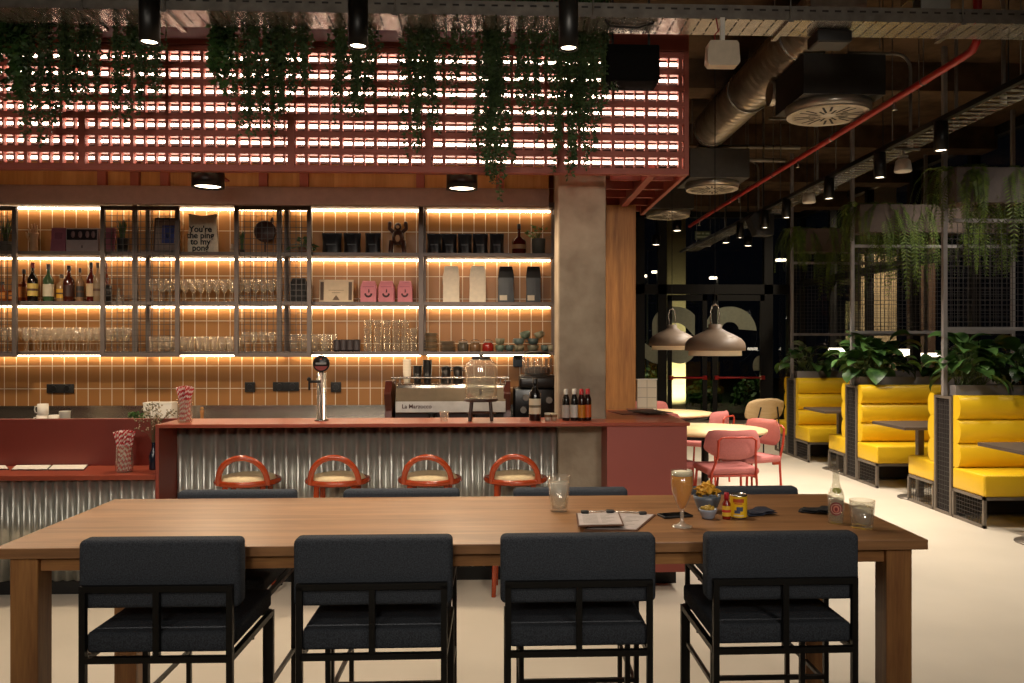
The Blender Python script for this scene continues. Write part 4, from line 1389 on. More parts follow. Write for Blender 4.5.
# round wooden plaque on stand
x, hw_, h = shelf_at(254, 276, 217, S1)
t = thing('round_plaque', 'round dark wooden plaque on a small stand on the top shelf', 'ornament', (x, IY, S1))
d_ = MB().lathe([(0, -.012), (hw_ * .96, -.012), (hw_, -.006), (hw_, .006), (hw_ * .96, .012), (0, .012)], n=36)
o = d_.build('disc', cm('3c2116', .5, 0, .3, 12), t, (0, 0, h - hw_ - .03)); o.rotation_euler.x = PI / 2
MB().tube([(hw_ * .5, 0, h - .06), (hw_ * .62, 0, h - .02), (hw_ * .66, 0, h)], [.014, .01, .003], 8).build('stalk', cm('3c2116', .5), t)
MB().cyl((0, 0, .01), (0, 0, h - 2 * hw_ - .02), .008).lathe([(0, 0), (.05, 0), (.045, .012), (0, .014)], n=18).build('stand', cm('4b3020', .5), t)
# black pouches
def pouch(px0, px1, py0, base, lab, grp, c='121012', lablines=True, Y=IY):
    x, hw_, h = shelf_at(px0, px1, py0, base, Y)
    t = thing('coffee_pouch', lab, 'pouch', (x, Y, base), R(-.05, .05), grp)

    def f(sgn):
        def g(u, v):
            uu = (u - .5) * 2
            th = .035 * (1 - v ** 1.6) * (1 - abs(uu) ** 3) + .0015
            return (uu * hw_ * (1 - .07 * math.sin(PI * v)) * (.99), sgn * th + .004 * math.sin(5 * uu + 3 * v), h * v)
        return g
    MB().sheet(f(-1), 12, 10).sheet(f(1), 12, 10).build('pouch_body', cm(c, .38, 0, .1, 30, bump=.2), t)
    MB().box(-hw_ * .98, hw_ * .98, -.003, .003, h - .004, h + .004).build('seal', cm(c, .4), t)
    if lablines:
        MB().box(-hw_ * .5, hw_ * .5, -.0375, -.0355, h * .42, h * .47).build('print', cm('3d3a3c', .5), t)
    return t


for k, (a, b_) in enumerate(((322, 342), (343.5, 361), (365, 381))):
    pouch(a, b_, 233.5, S1, ('black coffee pouch on the top shelf, nearest the bushy green plant', 'black coffee pouch on the top shelf, middle of the three left of the carved figure', 'black coffee pouch on the top shelf, next to the carved wooden figure')[k], 'black pouches beside the carved figure')
for k, (a, b_) in enumerate(((427, 442), (441.5, 457), (457.5, 472), (472.5, 488), (489.5, 504))):
    pouch(a, b_, 234, S1, 'black coffee pouch on the top shelf right of the post, ' + ('first', 'second', 'third', 'fourth', 'fifth')[k] + ' counting from the post', 'black pouches in the right bay', Y=IY - .012 * (k % 2))
# carved figure (generic seated wooden toy)
x, hw_, h = shelf_at(389, 407, 222, S1)
t = thing('carved_figure', 'brown carved wooden figure sitting on the top shelf right of the pouches', 'ornament', (x, IY, S1))
bw = cm('3f2015', .35)
s = h / .24
MB().ball((0, 0, .205 * s), .028 * s, .026 * s, .03 * s).build('head', bw, t)
MB().ball((0, 0, .125 * s), .045 * s, .034 * s, .06 * s).build('body', bw, t)
for q in (-1, 1):
    MB().tube([(q * .034 * s, 0, .165 * s), (q * .062 * s, -.01, .19 * s), (q * .058 * s, -.02, .225 * s)], .015 * s, 8).ball((q * .058 * s, -.02, .228 * s), .014 * s).build('arm', bw, t)
    MB().tube([(q * .022 * s, 0, .085 * s), (q * .045 * s, -.04, .09 * s), (q * .05 * s, -.04, .01 * s)], .018 * s, 8).rbox(q * .05 * s - .016, q * .05 * s + .016, -.065, -.02, 0, .018, .005).build('leg', bw, t)
MB().ball((0, -.024 * s, .2 * s), .014 * s, .008 * s, .012 * s).build('face', cm('c8a27c', .5), t)
MB().ball((0, -.024 * s, .118 * s), .02 * s, .012 * s, .03 * s).build('belly', cm('a87e58', .5), t)
# red potion bottle
x, hw_, h = shelf_at(512, 526, 224, S1)
bottle('round_bottle', 'small round dark red bottle with black stopper on the top shelf', 'bottle', (x, IY, S1), h, hw_, cm('4d1712', .15), cm('17100f', .3), cm('a07c56', .5), .18, .32, None, .22, .42, .16)

# --- middle row: liquor bottles
bot = [(-1, 10, 282, 'a8562a', '17120f', 'c9823c', 1, 'amber square bottle with orange label at the left edge of the middle shelf'),
       (9, 17, 282, '9a4d24', '17120f', 'c07a38', 1, 'amber square bottle with orange label, left of the door stile at the left'),
       (17, 27, 269, '95441f', '15100e', 'bd7436', 1, 'amber bottle with black cap and orange label, left of the red-capped dark bottle'),
       (29.5, 40, 263, '1d120d', '7e1a1c', 'cfb05a', 0, 'dark bottle with red cap and yellow label on the middle shelf'),
       (43, 54, 264, '4e6b45', '2a2420', 'cfc3a8', 0, 'green bottle with pale label on the middle shelf'),
       (54.5, 65, 274, 'c7a070', '3d2c1c', 'd8a02c', 0, 'clear short bottle with bright yellow label on the middle shelf'),
       (65, 76.5, 266, '5d2412', '15100e', '3a1c12', 0, 'brown round bottle with black cap on the middle shelf'),
       (76, 84, 268, 'b58c68', '15100e', '2f2a28', 0, 'clear bottle with dark label on the middle shelf, left of the red pourer bottle'),
       (84.5, 94.5, 262, '6d1d16', '171210', 'd3b48a', 0, 'red bottle with a thin black pourer on the middle shelf'),
       (95, 104, 263, 'b99b7a', '3a2a20', '8a7458', 0, 'clear bottle right of the red pourer bottle, beside the door stile'),
       (103, 109.5, 263, '7e3524', '6b1512', 'a35a3a', 0, 'slim reddish bottle behind the mesh door, above the black pot')]
for i, (a, b_, py, gc, cc, lc, sq, lab) in enumerate(bot):
    x, hw_, h = shelf_at(a, b_, py, S2)
    key = 'bottle_' + gc
    if key not in M:
        M[key] = glass(key, gc, .03, 1.5, .55, gc)
    bottle('liquor_bottle', lab, 'bottle', (x, IY + .03 * ((i % 3) - 1), S2), h, hw_ * .93, key, cm(cc, .35), cm(lc, .55), .14, .46, 'liquor bottles on the middle shelf', .32, .56, .13, sq=bool(sq), stripe=cm('5a3a28', .6) if i % 2 else None)
x, hw_, h = shelf_at(106, 115.5, 286, S2)
t = thing('black_pot', 'small black pot behind the mesh door, beside the liquor bottles', 'pot', (x, IY - .07, S2))
MB().lathe([(0, 0), (hw_ * .9, 0), (hw_, h), (hw_ * .9, h), (hw_ * .84, .01), (0, .01)], n=18).build('pot_body', cm('171414', .4), t)
MB().lathe([(hw_ * 1.0, h * .7), (hw_ * 1.03, h * .8)], n=18).build('rim_band', cm('2c2624', .4), t)
x, hw_, h = shelf_at(118, 125, 289, S2)
t = thing('flask', 'small clear conical glass flask behind the mesh door', 'flask', (x, IY - .05, S2))
MB().lathe([(0, 0), (hw_, 0), (hw_, .004), (hw_ * .3, h * .7), (hw_ * .35, h), (hw_ * .28, h), (hw_ * .24, h * .7), (hw_ * .9, .006), (0, .006)], n=18).build('glass_body', 'glassware', t)
MB().ball((0, 0, h), hw_ * .35).build('stopper', 'glassware', t)

# glasses
def wine_glass(h=.2, r=.036):
    t = thing('wine_glass', '', 'glass')
    MB().lathe([(0, 0), (r * .86, 0), (r * .86, .002), (.005, .007), (.0036, h * .42)], n=12).build('foot_and_stem', 'glassware', t)
    MB().lathe([(.0036, h * .42), (r * .6, h * .47), (r, h * .66), (r * .86, h), (r * .86 - .0015, h), (r - .0018, h * .66), (r * .58, h * .48), (0, h * .44)], n=12).build('bowl', 'glassware', t)
    return t


def row_of(proto, x0, x1, n, ys, base, label, grp, first=False):
    k = 0
    for q, y in enumerate(ys):
        for i in range(n):
            x = x0 + (x1 - x0) * (i + .5 + (.25 if q % 2 else -.25)) / n
            if first and k == 0:
                proto.location = (x, y, base); proto['label'] = label; proto['group'] = grp
            else:
                dup(proto, (x, y, base), 0, label, grp)
            k += 1


wg = wine_glass(.2, .035)
row_of(wg, X(16, SY) + .03, X(130, SY) - .03, 15, (7.08, 7.19), S3, 'clear stemmed wine glass in the packed rows on the bottom shelf', 'wine glasses on the bottom shelf', True)
for a, b_, n in ((-12, 14, 3),):
    row_of(wg, X(a, SY), X(b_, SY), n, (7.08, 7.19), S3, 'clear stemmed glass on the bottom shelf at the left edge, left of the door stile', 'wine glasses at the left edge')
wg2 = wine_glass(.19, .034)
row_of(wg2, X(146, SY) + .01, X(276, SY) - .01, 16, (7.08, 7.19), S2, 'clear stemmed glass in the packed rows on the middle shelf', 'stemmed glasses on the middle shelf', True)
tm = thing('tumbler', '', 'glass')
MB().lathe([(0, 0), (.027, 0), (.033, .125), (.031, .125), (.0255, .012), (0, .012)], n=12).build('glass_body', 'glassware', tm)
row_of(tm, X(146, SY) + .01, X(234, SY) - .01, 11, (7.08, 7.18), S3, 'clear straight tumbler in the rows on the bottom shelf beside the right mesh door', 'tumblers on the bottom shelf', True)
wg3 = wine_glass(.165, .036)
row_of(wg3, X(238, SY) + .02, X(276, SY) - .0, 4, (7.08, 7.19), S3, 'clear stemmed glass on the bottom shelf behind the right mesh door', 'stemmed glasses behind the right mesh door', True)
tg = thing('highball_glass', '', 'glass')
MB().lathe([(0, 0), (.036, 0), (.042, .145), (.0395, .145), (.034, .014), (0, .014)], n=14).build('glass_body', 'glassware', tg)
row_of(tg, X(287, SY) + .02, X(331, SY), 4, (7.08, 7.19), S3, 'large clear glass on the bottom shelf left of the black cups', 'large glasses left of the black cups', True)
# black striped cups
cc_ = thing('black_cup', '', 'cup')
MB().lathe([(0, 0), (.028, 0), (.03, .1), (.027, .1), (.026, .005), (0, .005)], n=16).build('cup_body', cm('1a1617', .35), cc_)
MB().lathe([(.0305, .012), (.0308, .094)], n=16).build('sleeve', cm('3e3536', .5), cc_)
row_of(cc_, X(333, SY), X(360, SY), 4, (7.1,), S3, 'black cup in the short row on the bottom shelf', 'black cups on the bottom shelf', True)
# stacked cut glasses
sg = thing('stacking_glass', '', 'glass')
MB().lathe([(0, 0), (.031, 0), (.035, .06), (.0365, .0605), (.0365, .066), (.034, .066), (.03, .006), (0, .006)], n=12).build('glass_body', 'glassware', sg)
b = MB()
for k in range(10):
    a = 2 * PI * k / 10
    b.bar((.0325 * math.cos(a), .0325 * math.sin(a), .006), (.0355 * math.cos(a), .0355 * math.sin(a), .055), .003)
b.build('cut_rib', 'glassware', sg)
first = True
names6 = ('first', 'second', 'third', 'fourth', 'fifth', 'sixth')
for i, (px, py) in enumerate(((368, 317), (377.5, 319), (387, 322), (396, 322), (405, 321), (413.5, 330))):
    n = round((Z(px, py, 7.1) - S3) / .0655)
    for k in range(n):
        loc = (X(px, 7.1), 7.1 + .01 * (i % 2), S3 + k * .0662)
        lab = ('lowest', 'second lowest', 'third lowest', 'fourth lowest', 'fifth lowest')[k] + ' pressed glass in the ' + names6[i] + ' stack, counting from the black cups'
        if first:
            sg.location = loc; sg['label'] = lab; sg['group'] = 'glasses in the first stack'; first = False
        else:
            dup(sg, loc, R(0, 1), lab, 'glasses in the ' + names6[i] + ' stack')
# middle row right: frame, pink bags, dark bag, white and black bags
t, w_, h_ = upright_box('certificate', 'cream framed certificate on the middle shelf', 'frame', 319, 353, 279.5, S2, .018, 'd6bd9c', .08)
for q in (-1, 1):
    MB().box(q * w_ * .83 - .014, q * w_ * .83 + .014, -.003, 0, h_ * .1, h_ * .9).build('dark_border', cm('5c4738', .6), t)
b = MB()
b.box(-w_ * .45, w_ * .45, -.002, 0, h_ * .53, h_ * .545).box(-w_ * .25, w_ * .25, -.002, 0, h_ * .42, h_ * .435).lathe([(.013, 0), (.017, 0)], n=16)
b.prism([(-.03, h_ * .1), (.03, h_ * .1), (.018, h_ * .2), (0, h_ * .32), (-.018, h_ * .2)], -.002, 0, 'y')
b.build('printed_marks', cm('6d5846', .7), t)


def gusset_bag(lab, grp, px0, px1, py0, base, c, kind, Y=IY):
    x, hw_, h = shelf_at(px0, px1, py0, base, Y)
    t = thing('coffee_bag', lab, 'bag', (x, Y, base), R(-.06, .06), grp)
    dp = hw_ * .62
    b = MB()
    prof = [(1, .98, 0), (1.0, 1, .02), (.97, .98, .45), (1.0, .9, .68), (.9, .55, .86), (.82, .12, 1.0)] if kind != 'pink' else [(1, 1, 0), (1, 1, .03), (.99, .98, .7), (.8, .75, .93), (.78, .3, 1.0)]
    vs = []
    for a, d, v in prof:
        for sx, sy in ((-1, -1), (-.3, -1.05), (.3, -1.05), (1, -1), (.94, 0), (1, 1), (0, 1.05), (-1, 1), (-.94, 0)):
            j = R(-.03, .03) if 0 < v < 1 and kind != 'pink' else 0
            vs.append((sx * hw_ * a + j * hw_, sy * dp * d, h * v))
    n = 9
    fs = [(r * n + i, r * n + (i + 1) % n, (r + 1) * n + (i + 1) % n, (r + 1) * n + i) for r in range(len(prof) - 1) for i in range(n)]
    fs += [tuple(range(n))[::-1], tuple((len(prof) - 1) * n + i for i in range(n))]
    b.add(vs, fs, 0, False)
    b.build('bag_body', cm(c, .42 if kind == 'black' else .75, 0, .06, 25, bump=.15), t, bevel=.004)
    if kind == 'black':
        MB().box(-hw_ * .8, hw_ * .12, -dp * 1.06 - .003, -dp * 1.06, h * .06, h * .2).build('label', cm('cdbfa8', .6), t)
    elif kind == 'white':
        MB().box(-hw_ * .7, hw_ * .7, -.004, .004, h * .985, h * 1.01).build('seal', cm('e0cfb2', .7), t)
    elif kind == 'pink':
        q = MB()
        n = 14
        arc = [(.5 * hw_ * math.cos(a), h * .40 + .5 * hw_ * math.sin(a)) for a in [PI + PI * k / n for k in range(n + 1)]] + [(.28 * hw_ * math.cos(a), h * .42 + .3 * hw_ * math.sin(a)) for a in [2 * PI - PI * k / n for k in range(n + 1)]]
        q.prism(arc, -dp * 1.06 - .002, -dp * 1.05, 'y', 0)
        q.prism([(-.02 * hw_, h * .44), (.16 * hw_, h * .46), (.14 * hw_, h * .58), (.02 * hw_, h * .62)], -dp * 1.06 - .002, -dp * 1.05, 'y')
        q.build('emblem', cm('3a1418', .6), t)
        MB().box(-hw_ * .7, hw_ * .7, -dp * 1.06, -dp * 1.03, h * .7, h * .73).build('print_line', cm('a8586a', .6), t)
    return t


for k, (a, b_) in enumerate(((361, 377), (379, 394.5), (398, 412.5))):
    gusset_bag(('pink coffee bag with dark emblem, nearest the certificate', 'pink coffee bag with dark emblem, middle of the three', 'pink coffee bag with dark emblem, nearest the thick shelf post')[k], 'pink bags on the middle shelf', a, b_, 281, S2, 'cf7f88', 'pink')
gusset_bag('dark coffee bag behind the mesh door left of the certificate', None, 291, 307, 278, S2, '100d0d', 'dark')
for k, (a, b_) in enumerate(((443, 459.5), (469.5, 486))):
    gusset_bag(('white crumpled coffee bag on the middle shelf, next to the post', 'white crumpled coffee bag on the middle shelf, next to the black bags')[k], 'white bags on the middle shelf', a, b_, 266.5, S2, 'efe0c8', 'white')
for k, (a, b_) in enumerate(((498, 514), (526, 541))):
    gusset_bag(('black coffee bag with small white label, next to the white bags', 'black coffee bag with small white label, at the right end of the middle shelf')[k], 'black bags on the middle shelf', a, b_, 266.5, S2, '100e0e', 'black')
# bottom row right: plates, bowls, jars, cups
def saucer_pile(px0, px1, py0, lab, grp, cols):
    x, hw_, h = shelf_at(px0, px1, py0, S3)
    n = max(3, int(h / .0125)); st = h / n
    pr = None
    for k in range(n):
        c = cols[k % len(cols)]
        o = MB().lathe([(0, 0), (hw_ * .6, 0), (hw_ * .95, st * .75), (hw_, st * .95), (hw_ * .93, st * .98), (hw_ * .58, st * .3), (0, st * .3)], n=22).build('saucer', cm(c, .35), None, (x + R(-.003, .003), IY - .02, S3 + k * st))
        tag(o, lab, 'saucer', grp)


saucer_pile(424.5, 439, 333, 'saucer in the taller pile beside the shelf post on the bottom shelf', 'saucers in the taller pile', ('b59a78', 'a88a68', '8f8470', 'a59276'))
saucer_pile(439.5, 456, 341, 'saucer in the low wide pile right of the taller saucer pile', 'saucers in the low pile', ('a08a70', '8c7a66', '948672'))
for k, (a, b_, c_, lab) in enumerate(((457.5, 469, '4c4438', 'small dark clip-top jar left of the brown jar'), (469.5, 481, '6b4e34', 'brown clip-top jar between the dark jar and the red jar'), (482, 494, '8c1e16', 'small red clip-top jar on the bottom shelf'))):
    x, hw_, h = shelf_at(a, b_, 341, S3)
    t = thing('clip_jar', lab, 'jar', (x, IY - .03, S3), 0, 'clip-top jars on the bottom shelf')
    MB().lathe([(0, 0), (hw_ * .85, 0), (hw_ * .95, .006), (hw_ * .95, h * .66), (hw_ * .7, h * .78), (hw_ * .7, h * .84), (0, h * .84)], n=20).build('jar_body', cm(c_, .2), t)
    MB().lathe([(hw_ * .78, h * .84), (hw_ * .78, h * .95), (0, h * .98)], n=20).build('lid', cm('8a7a68', .3), t)
    MB().tube([(hw_ * .8 * math.cos(a2), 0, h * .84 + hw_ * .55 * math.sin(a2)) for a2 in [PI * q / 8 for q in range(9)]], .002, 5).build('clip_wire', 'blackmetal', t)
gc = ['5b6b5a', '7d7a62', '4c5a55', '8a8168', '606f6c', '6c6a58', '3f4d4d']
cups = [(500, 0, .05), (500, 1, .05), (509.5, 0, .046), (519, 0, .06), (519, 1, .06), (533, 0, .062), (533, 1, .058), (526, 2, .055), (540, 2, .05), (545, 0, .045), (551, 0, .04)]
pos = ['bottom left', 'upper left', 'second from left', 'lower middle', 'upper middle', 'lower right-hand', 'upper right-hand', 'topmost tilted', 'topmost right-hand', 'low one right of the pile', 'last one by the column']
for k, (px, lv, r_) in enumerate(cups):
    r_ *= .82
    x = X(px, IY)
    c_ = gc[k % len(gc)]
    t = thing('stoneware_cup', 'grey-green stoneware cup in the heap on the bottom shelf, ' + pos[k], 'cup', (x, IY - .03 + .03 * (k % 2) - (.01 if lv == 2 else 0), S3 + lv * .056 + .0005), R(0, 6), 'stoneware cups on the bottom shelf')
    if lv == 2:
        t.rotation_euler = (R(-.4, .4), R(-.4, .4), R(0, 6))
    MB().lathe([(0, 0), (r_ * .62, 0), (r_ * .9, .02), (r_, .054), (r_ - .004, .054), (r_ * .85, .02), (0, .008)], n=20).build('cup_body', cm(c_, .4), t)
    MB().tube([(r_ * .95, 0, .044), (r_ * 1.4, 0, .042), (r_ * 1.4, 0, .02), (r_ * .85, 0, .014)], .0045, 6).build('handle', cm(c_, .4), t)
# ================================================================== PINK CHAIRS, ROUND TABLES, PENDANTS
def make_pink(label, loc, rz):
    """faces +y; origin on floor under seat middle"""
    t = thing('cafe_chair', label, 'chair', loc, rz, 'pink upholstered chairs')
    MB().rbox(-.235, .235, -.2, .25, .425, .49, .03, 4).build('seat', 'pink', t)

    def f(sgn):
        def g(u, v):
            uu = (u - .5) * 2; vv = (v - .5) * 2
            hwid = .25 * (1 - .10 * abs(vv) ** 3) * (1 - .06 * vv)
            x = uu * hwid
            top = .135 * (1 - .22 * abs(uu) ** 4) - .018 * (1 - uu * uu)
            bot = .135 * (1 - .55 * abs(uu) ** 3)
            z = .70 + (vv * top if vv > 0 else vv * bot)
            y = -.235 + .085 * uu * uu - .05 * (z - .6)
            th = .024 * ((1 - uu ** 4) * (1 - vv ** 4)) ** .5
            return (x, y + sgn * th, z)
        return g
    MB().sheet(f(-1), 18, 10).sheet(f(1), 18, 10).build('backrest', 'pink', t)
    for s in (-1, 1):
        MB().tube([(s * .215, -.215, 0), (s * .20, -.20, .44), (s * .165, -.275, .60), (s * .165, -.29, .74)], .0115, 8).build('leg', 'redmetal', t)
        MB().tube([(s * .225, .23, 0), (s * .205, .2, .43)], .0115, 8).build('leg', 'redmetal', t)
        MB().box(s * .195 - .012, s * .195 + .012, -.2, -.12, .40, .46).build('bracket', 'redmetal', t)
    MB().tube([(-.165, -.288, .735), (-.13, -.29, .76), (.13, -.29, .76), (.165, -.288, .735)], .009, 8).build('back_tube', 'redmetal', t)
    MB().tube([(-.2, -.19, .42), (.2, -.19, .42)], .01, 8).build('seat_rail', 'redmetal', t)
    MB().tube([(-.2, .2, .42), (.2, .2, .42)], .01, 8).build('seat_rail', 'redmetal', t)
    return t


pc = make_pink('pink chair with its back to the bar at the nearer round table', (2.03, 7.28, 0), .06)
dup(pc, (2.46, 8.0, 0), PI * .63, 'pink chair at the right side of the nearer round table')
dup(pc, (1.52, 7.62, 0), -PI * .38, 'pink chair at the left of the nearer round table, half hidden by the bar cabinet')
dup(pc, (1.72, 8.72, 0), PI * .97, 'pink chair at the far side of the nearer round table, close to the bar corner')
dup(pc, (2.33, 9.25, 0), PI * .30, 'pink chair seen from its side between the two round tables')
dup(pc, (1.98, 10.55, 0), PI, 'pink chair farthest from the bar, behind the farther round table')


def round_table(label, loc, r):
    t = thing('round_table', label, 'table', loc, 0, 'round cafe tables')
    MB().lathe([(0, .725), (r - .01, .725), (r, .732), (r, .75), (0, .75)], n=56).build('tabletop', 'lightoak', t)
    MB().lathe([(0, .69), (r * .9, .69), (r * .96, .7245), (0, .7245)], n=48).build('underframe', 'black', t)
    MB().lathe([(.035, .03), (.035, .69)], n=18).build('column', 'blackmetal', t)
    MB().lathe([(0, 0), (.3, 0), (.3, .012), (.04, .03), (0, .03)], n=36).build('base', 'blackmetal', t)
    return t


round_table('round pale oak table under the nearer pendant lamp', (1.99, 7.87, 0), .58)
round_table('round pale oak table farther back under the rear pendant lamp', (2.0, 9.8, 0), .55)
# wood shell chair
p = X(759, 11.2)
t = thing('plywood_chair', 'pale plywood shell chair with black legs by the glass doors', 'chair', (p, 11.2, 0), .25)


def shell(u, v):
    uu, vv = (u - .5) * 2, (v - .5) * 2
    k = (1 - abs(vv) ** 3) ** .42 if abs(vv) < 1 else 0
    return (uu * .29 * (.55 + .45 * k), -.2 + .07 * uu * uu - .06 * vv, .68 + vv * .155 * (1 - .10 * uu * uu))


MB().sheet(shell, 20, 10).build('backrest', 'lightoak', t, solid=.014)
MB().rbox(-.23, .23, -.16, .25, .43, .45, .009, 3).build('seat', 'lightoak', t)
for s in (-1, 1):
    MB().tube([(s * .2, -.2, 0), (s * .19, -.19, .42), (s * .15, -.235, .60), (s * .125, -.25, .72)], .010, 8).build('leg', 'blackmetal', t)
    MB().tube([(s * .21, .22, 0), (s * .19, .19, .43)], .010, 8).build('leg', 'blackmetal', t)
MB().tube([(-.19, -.19, .42), (.19, -.19, .42)], .009, 8).build('seat_rail', 'blackmetal', t)


def pendant(label, loc, r, zb_):
    t = thing('pendant_lamp', label, 'lamp', (loc[0], loc[1], zb_), 0, 'pendant lamps over the round tables')
    o_ = [(r * .22, .30), (r * .22, .262), (r * .34, .238), (r * .62, .2), (r * .86, .162), (r * .97, .125), (r, .09), (r, .05), (r * .97, .048)]
    MB().lathe([(0, .30)] + o_, n=48).lathe([(r * .97, .048), (r * .96, .09), (r * .82, .155), (r * .3, .23), (0, .235)], n=40, mi=1).build('lamp_shade', ['lampshade', 'lampin'], t)
    MB().lathe([(r * .86, .085), (r * .88, .0), (r * .86, .0), (r * .84, .085)], n=44).build('diffuser_ring', 'lampin', t)
    MB().ball((0, 0, .12), .05).build('bulb', 'bulb', t)
    for q in (-1, 1):
        MB().tube([(q * r * .13, 0, .3), (q * r * .15, 0, .42), (q * r * .1, 0, .475), (0, 0, .49)], .007, 8).build('hanger', cm('b5a898', .25, .8), t)
    MB().cyl((0, 0, .485), (0, 0, CEIL - zb_), .004).build('cord', 'black', t)
    light('pendant_glow', 'SPOT', (loc[0], loc[1], zb_ + .05), 34, (1, .84, .6), spot_size=2.5, spot_blend=.5, shadow_soft_size=.12)
    return t


pendant('taupe pendant lamp over the nearer round table, larger of the pair', (X(715, 7.85), 7.85), .285, Z(715, 356, 7.6))
pendant('taupe pendant lamp farther back, partly behind the nearer one', (X(672, 9.8), 9.8), .275, Z(672, 350, 9.6))

# ================================================================== BOOTHS
BX0, BX1 = 4.1, 6.05
SEATH = .45


def bench(label, ydiv, sgn):
    """ydiv: divider face; seat extends along sgn*y"""
    t = thing('booth_bench', label, 'bench', (BX0, ydiv, 0), 0, 'yellow booth benches')
    Lx = BX1 - BX0
    D = .505
    def yy(a, b):
        a, b = sgn * a, sgn * b
        return (min(a, b), max(a, b))
    y0, y1 = yy(.012, D)
    MB().rbox(0.005, Lx, y0, y1, .262, .452, .02, 4).build('seat', 'yellow', t)
    for k in range(3):
        z0 = .455 + k * .215; z1 = z0 + .213
        n = 10
        prof = [(sgn * .015, z0), (sgn * .015, z1)]
        arc = [(sgn * (.085 + .05 * math.sin(PI * q / n) ** .6), z1 - (z1 - z0) * q / n) for q in range(n + 1)]
        b = MB().prism(prof + arc, .012, Lx, 'x', 0, True)
        b.build('back_roll', 'yellow', t, bevel=.006)
    w = .026
    fr = MB()
    for x in (w / 2, Lx - w / 2):
        fr.bar((x, sgn * .02, .25), (x, sgn * D, .25), w).bar((x, sgn * .02, w / 2), (x, sgn * D, w / 2), w)
        fr.bar((x, sgn * (D - w / 2), 0), (x, sgn * (D - w / 2), .24), w).bar((x, sgn * .025, 0), (x, sgn * .025, .24), w)
    for y in (D - w / 2, .025):
        fr.bar((0, sgn * y, .25), (Lx, sgn * y, .25), w)
    fr.bar((Lx / 2, sgn * (D - w / 2), 0), (Lx / 2, sgn * (D - w / 2), .24), w)
    fr.build('base_frame', 'frame', t)
    ya, yb = yy(.04, D - w)
    g = MB()
    n = 11
    for i in range(1, n):
        y = ya + (yb - ya) * i / n
        g.box(.008, .012, y - .0014, y + .0014, w, .238)
    for i in range(1, 6):
        z = w + (.238 - w) * i / 6
        g.box(.010, .014, ya, yb, z - .0014, z + .0014)
    g.build('end_mesh', 'wire', t)
    return t


def divider(label, ya, yb):
    t = thing('booth_divider', label, 'divider', (BX0, ya, 0), 0, 'mesh dividers between the booths')
    Lx, D, H = BX1 - BX0, yb - ya, 1.085
    w = .026
    f = MB()
    for x in (w / 2, Lx - w / 2):
        for y in (w / 2, D - w / 2):
            f.bar((x, y, 0), (x, y, H), w)
        f.bar((x, w, H - w / 2), (x, D - w, H - w / 2), w).bar((x, w, w / 2), (x, D - w, w / 2), w)
    for y in (w / 2, D - w / 2):
        f.bar((w, y, H - w / 2), (Lx - w, y, H - w / 2), w)
    f.build('frame', 'frame', t)
    g = MB()
    for i in range(1, 7):
        y = D * i / 7
        g.box(.008, .012, y - .0014, y + .0014, w, H - w)
    for i in range(1, 25):
        z = H * i / 25
        g.box(.010, .014, w, D - w, z - .0014, z + .0014)
    g.build('end_mesh', 'wire', t)
    MB().box(.02, Lx, .004, D - .004, .02, H - .03).build('infill_panel', cm('241f1c', .8), t)
    return t


def booth_table(label, yc):
    t = thing('booth_table', label, 'table', (0, yc, 0), 0, 'dark booth tables')
    MB().box(3.95, 5.3, -.35, .35, .722, .75).build('tabletop', cm('4f433b', .45), t, bevel=.003)
    for x in (4.28, 4.98):
        MB().box(x - .03, x + .03, -.03, .03, .012, .722).build('pedestal', 'frame', t)
        MB().lathe([(0, 0), (.21, 0), (.21, .008), (.03, .014), (0, .014)], (x, 0, 0), 32).build('base', cm('8a8177', .35, .7), t)
    return t


def planter(label, yc, z):
    t = thing('planter_box', label, 'planter', (BX0 + .06, yc, z), 0, 'planters on the booth dividers')
    L_ = BX1 - BX0 - .08; w = .115; h = .10
    b = MB()
    b.box(0, L_, -w, -w + .006, 0, h).box(0, L_, w - .006, w, 0, h).box(0, .006, -w + .006, w - .006, 0, h).box(L_ - .006, L_, -w + .006, w - .006, 0, h).box(.006, L_ - .006, -w + .006, w - .006, 0, .006)
    b.build('box_body', 'planter', t, bevel=.002)
    MB().box(.007, L_ - .007, -w + .007, w - .007, .006, h - .02).build('soil', 'soil', t)
    return t


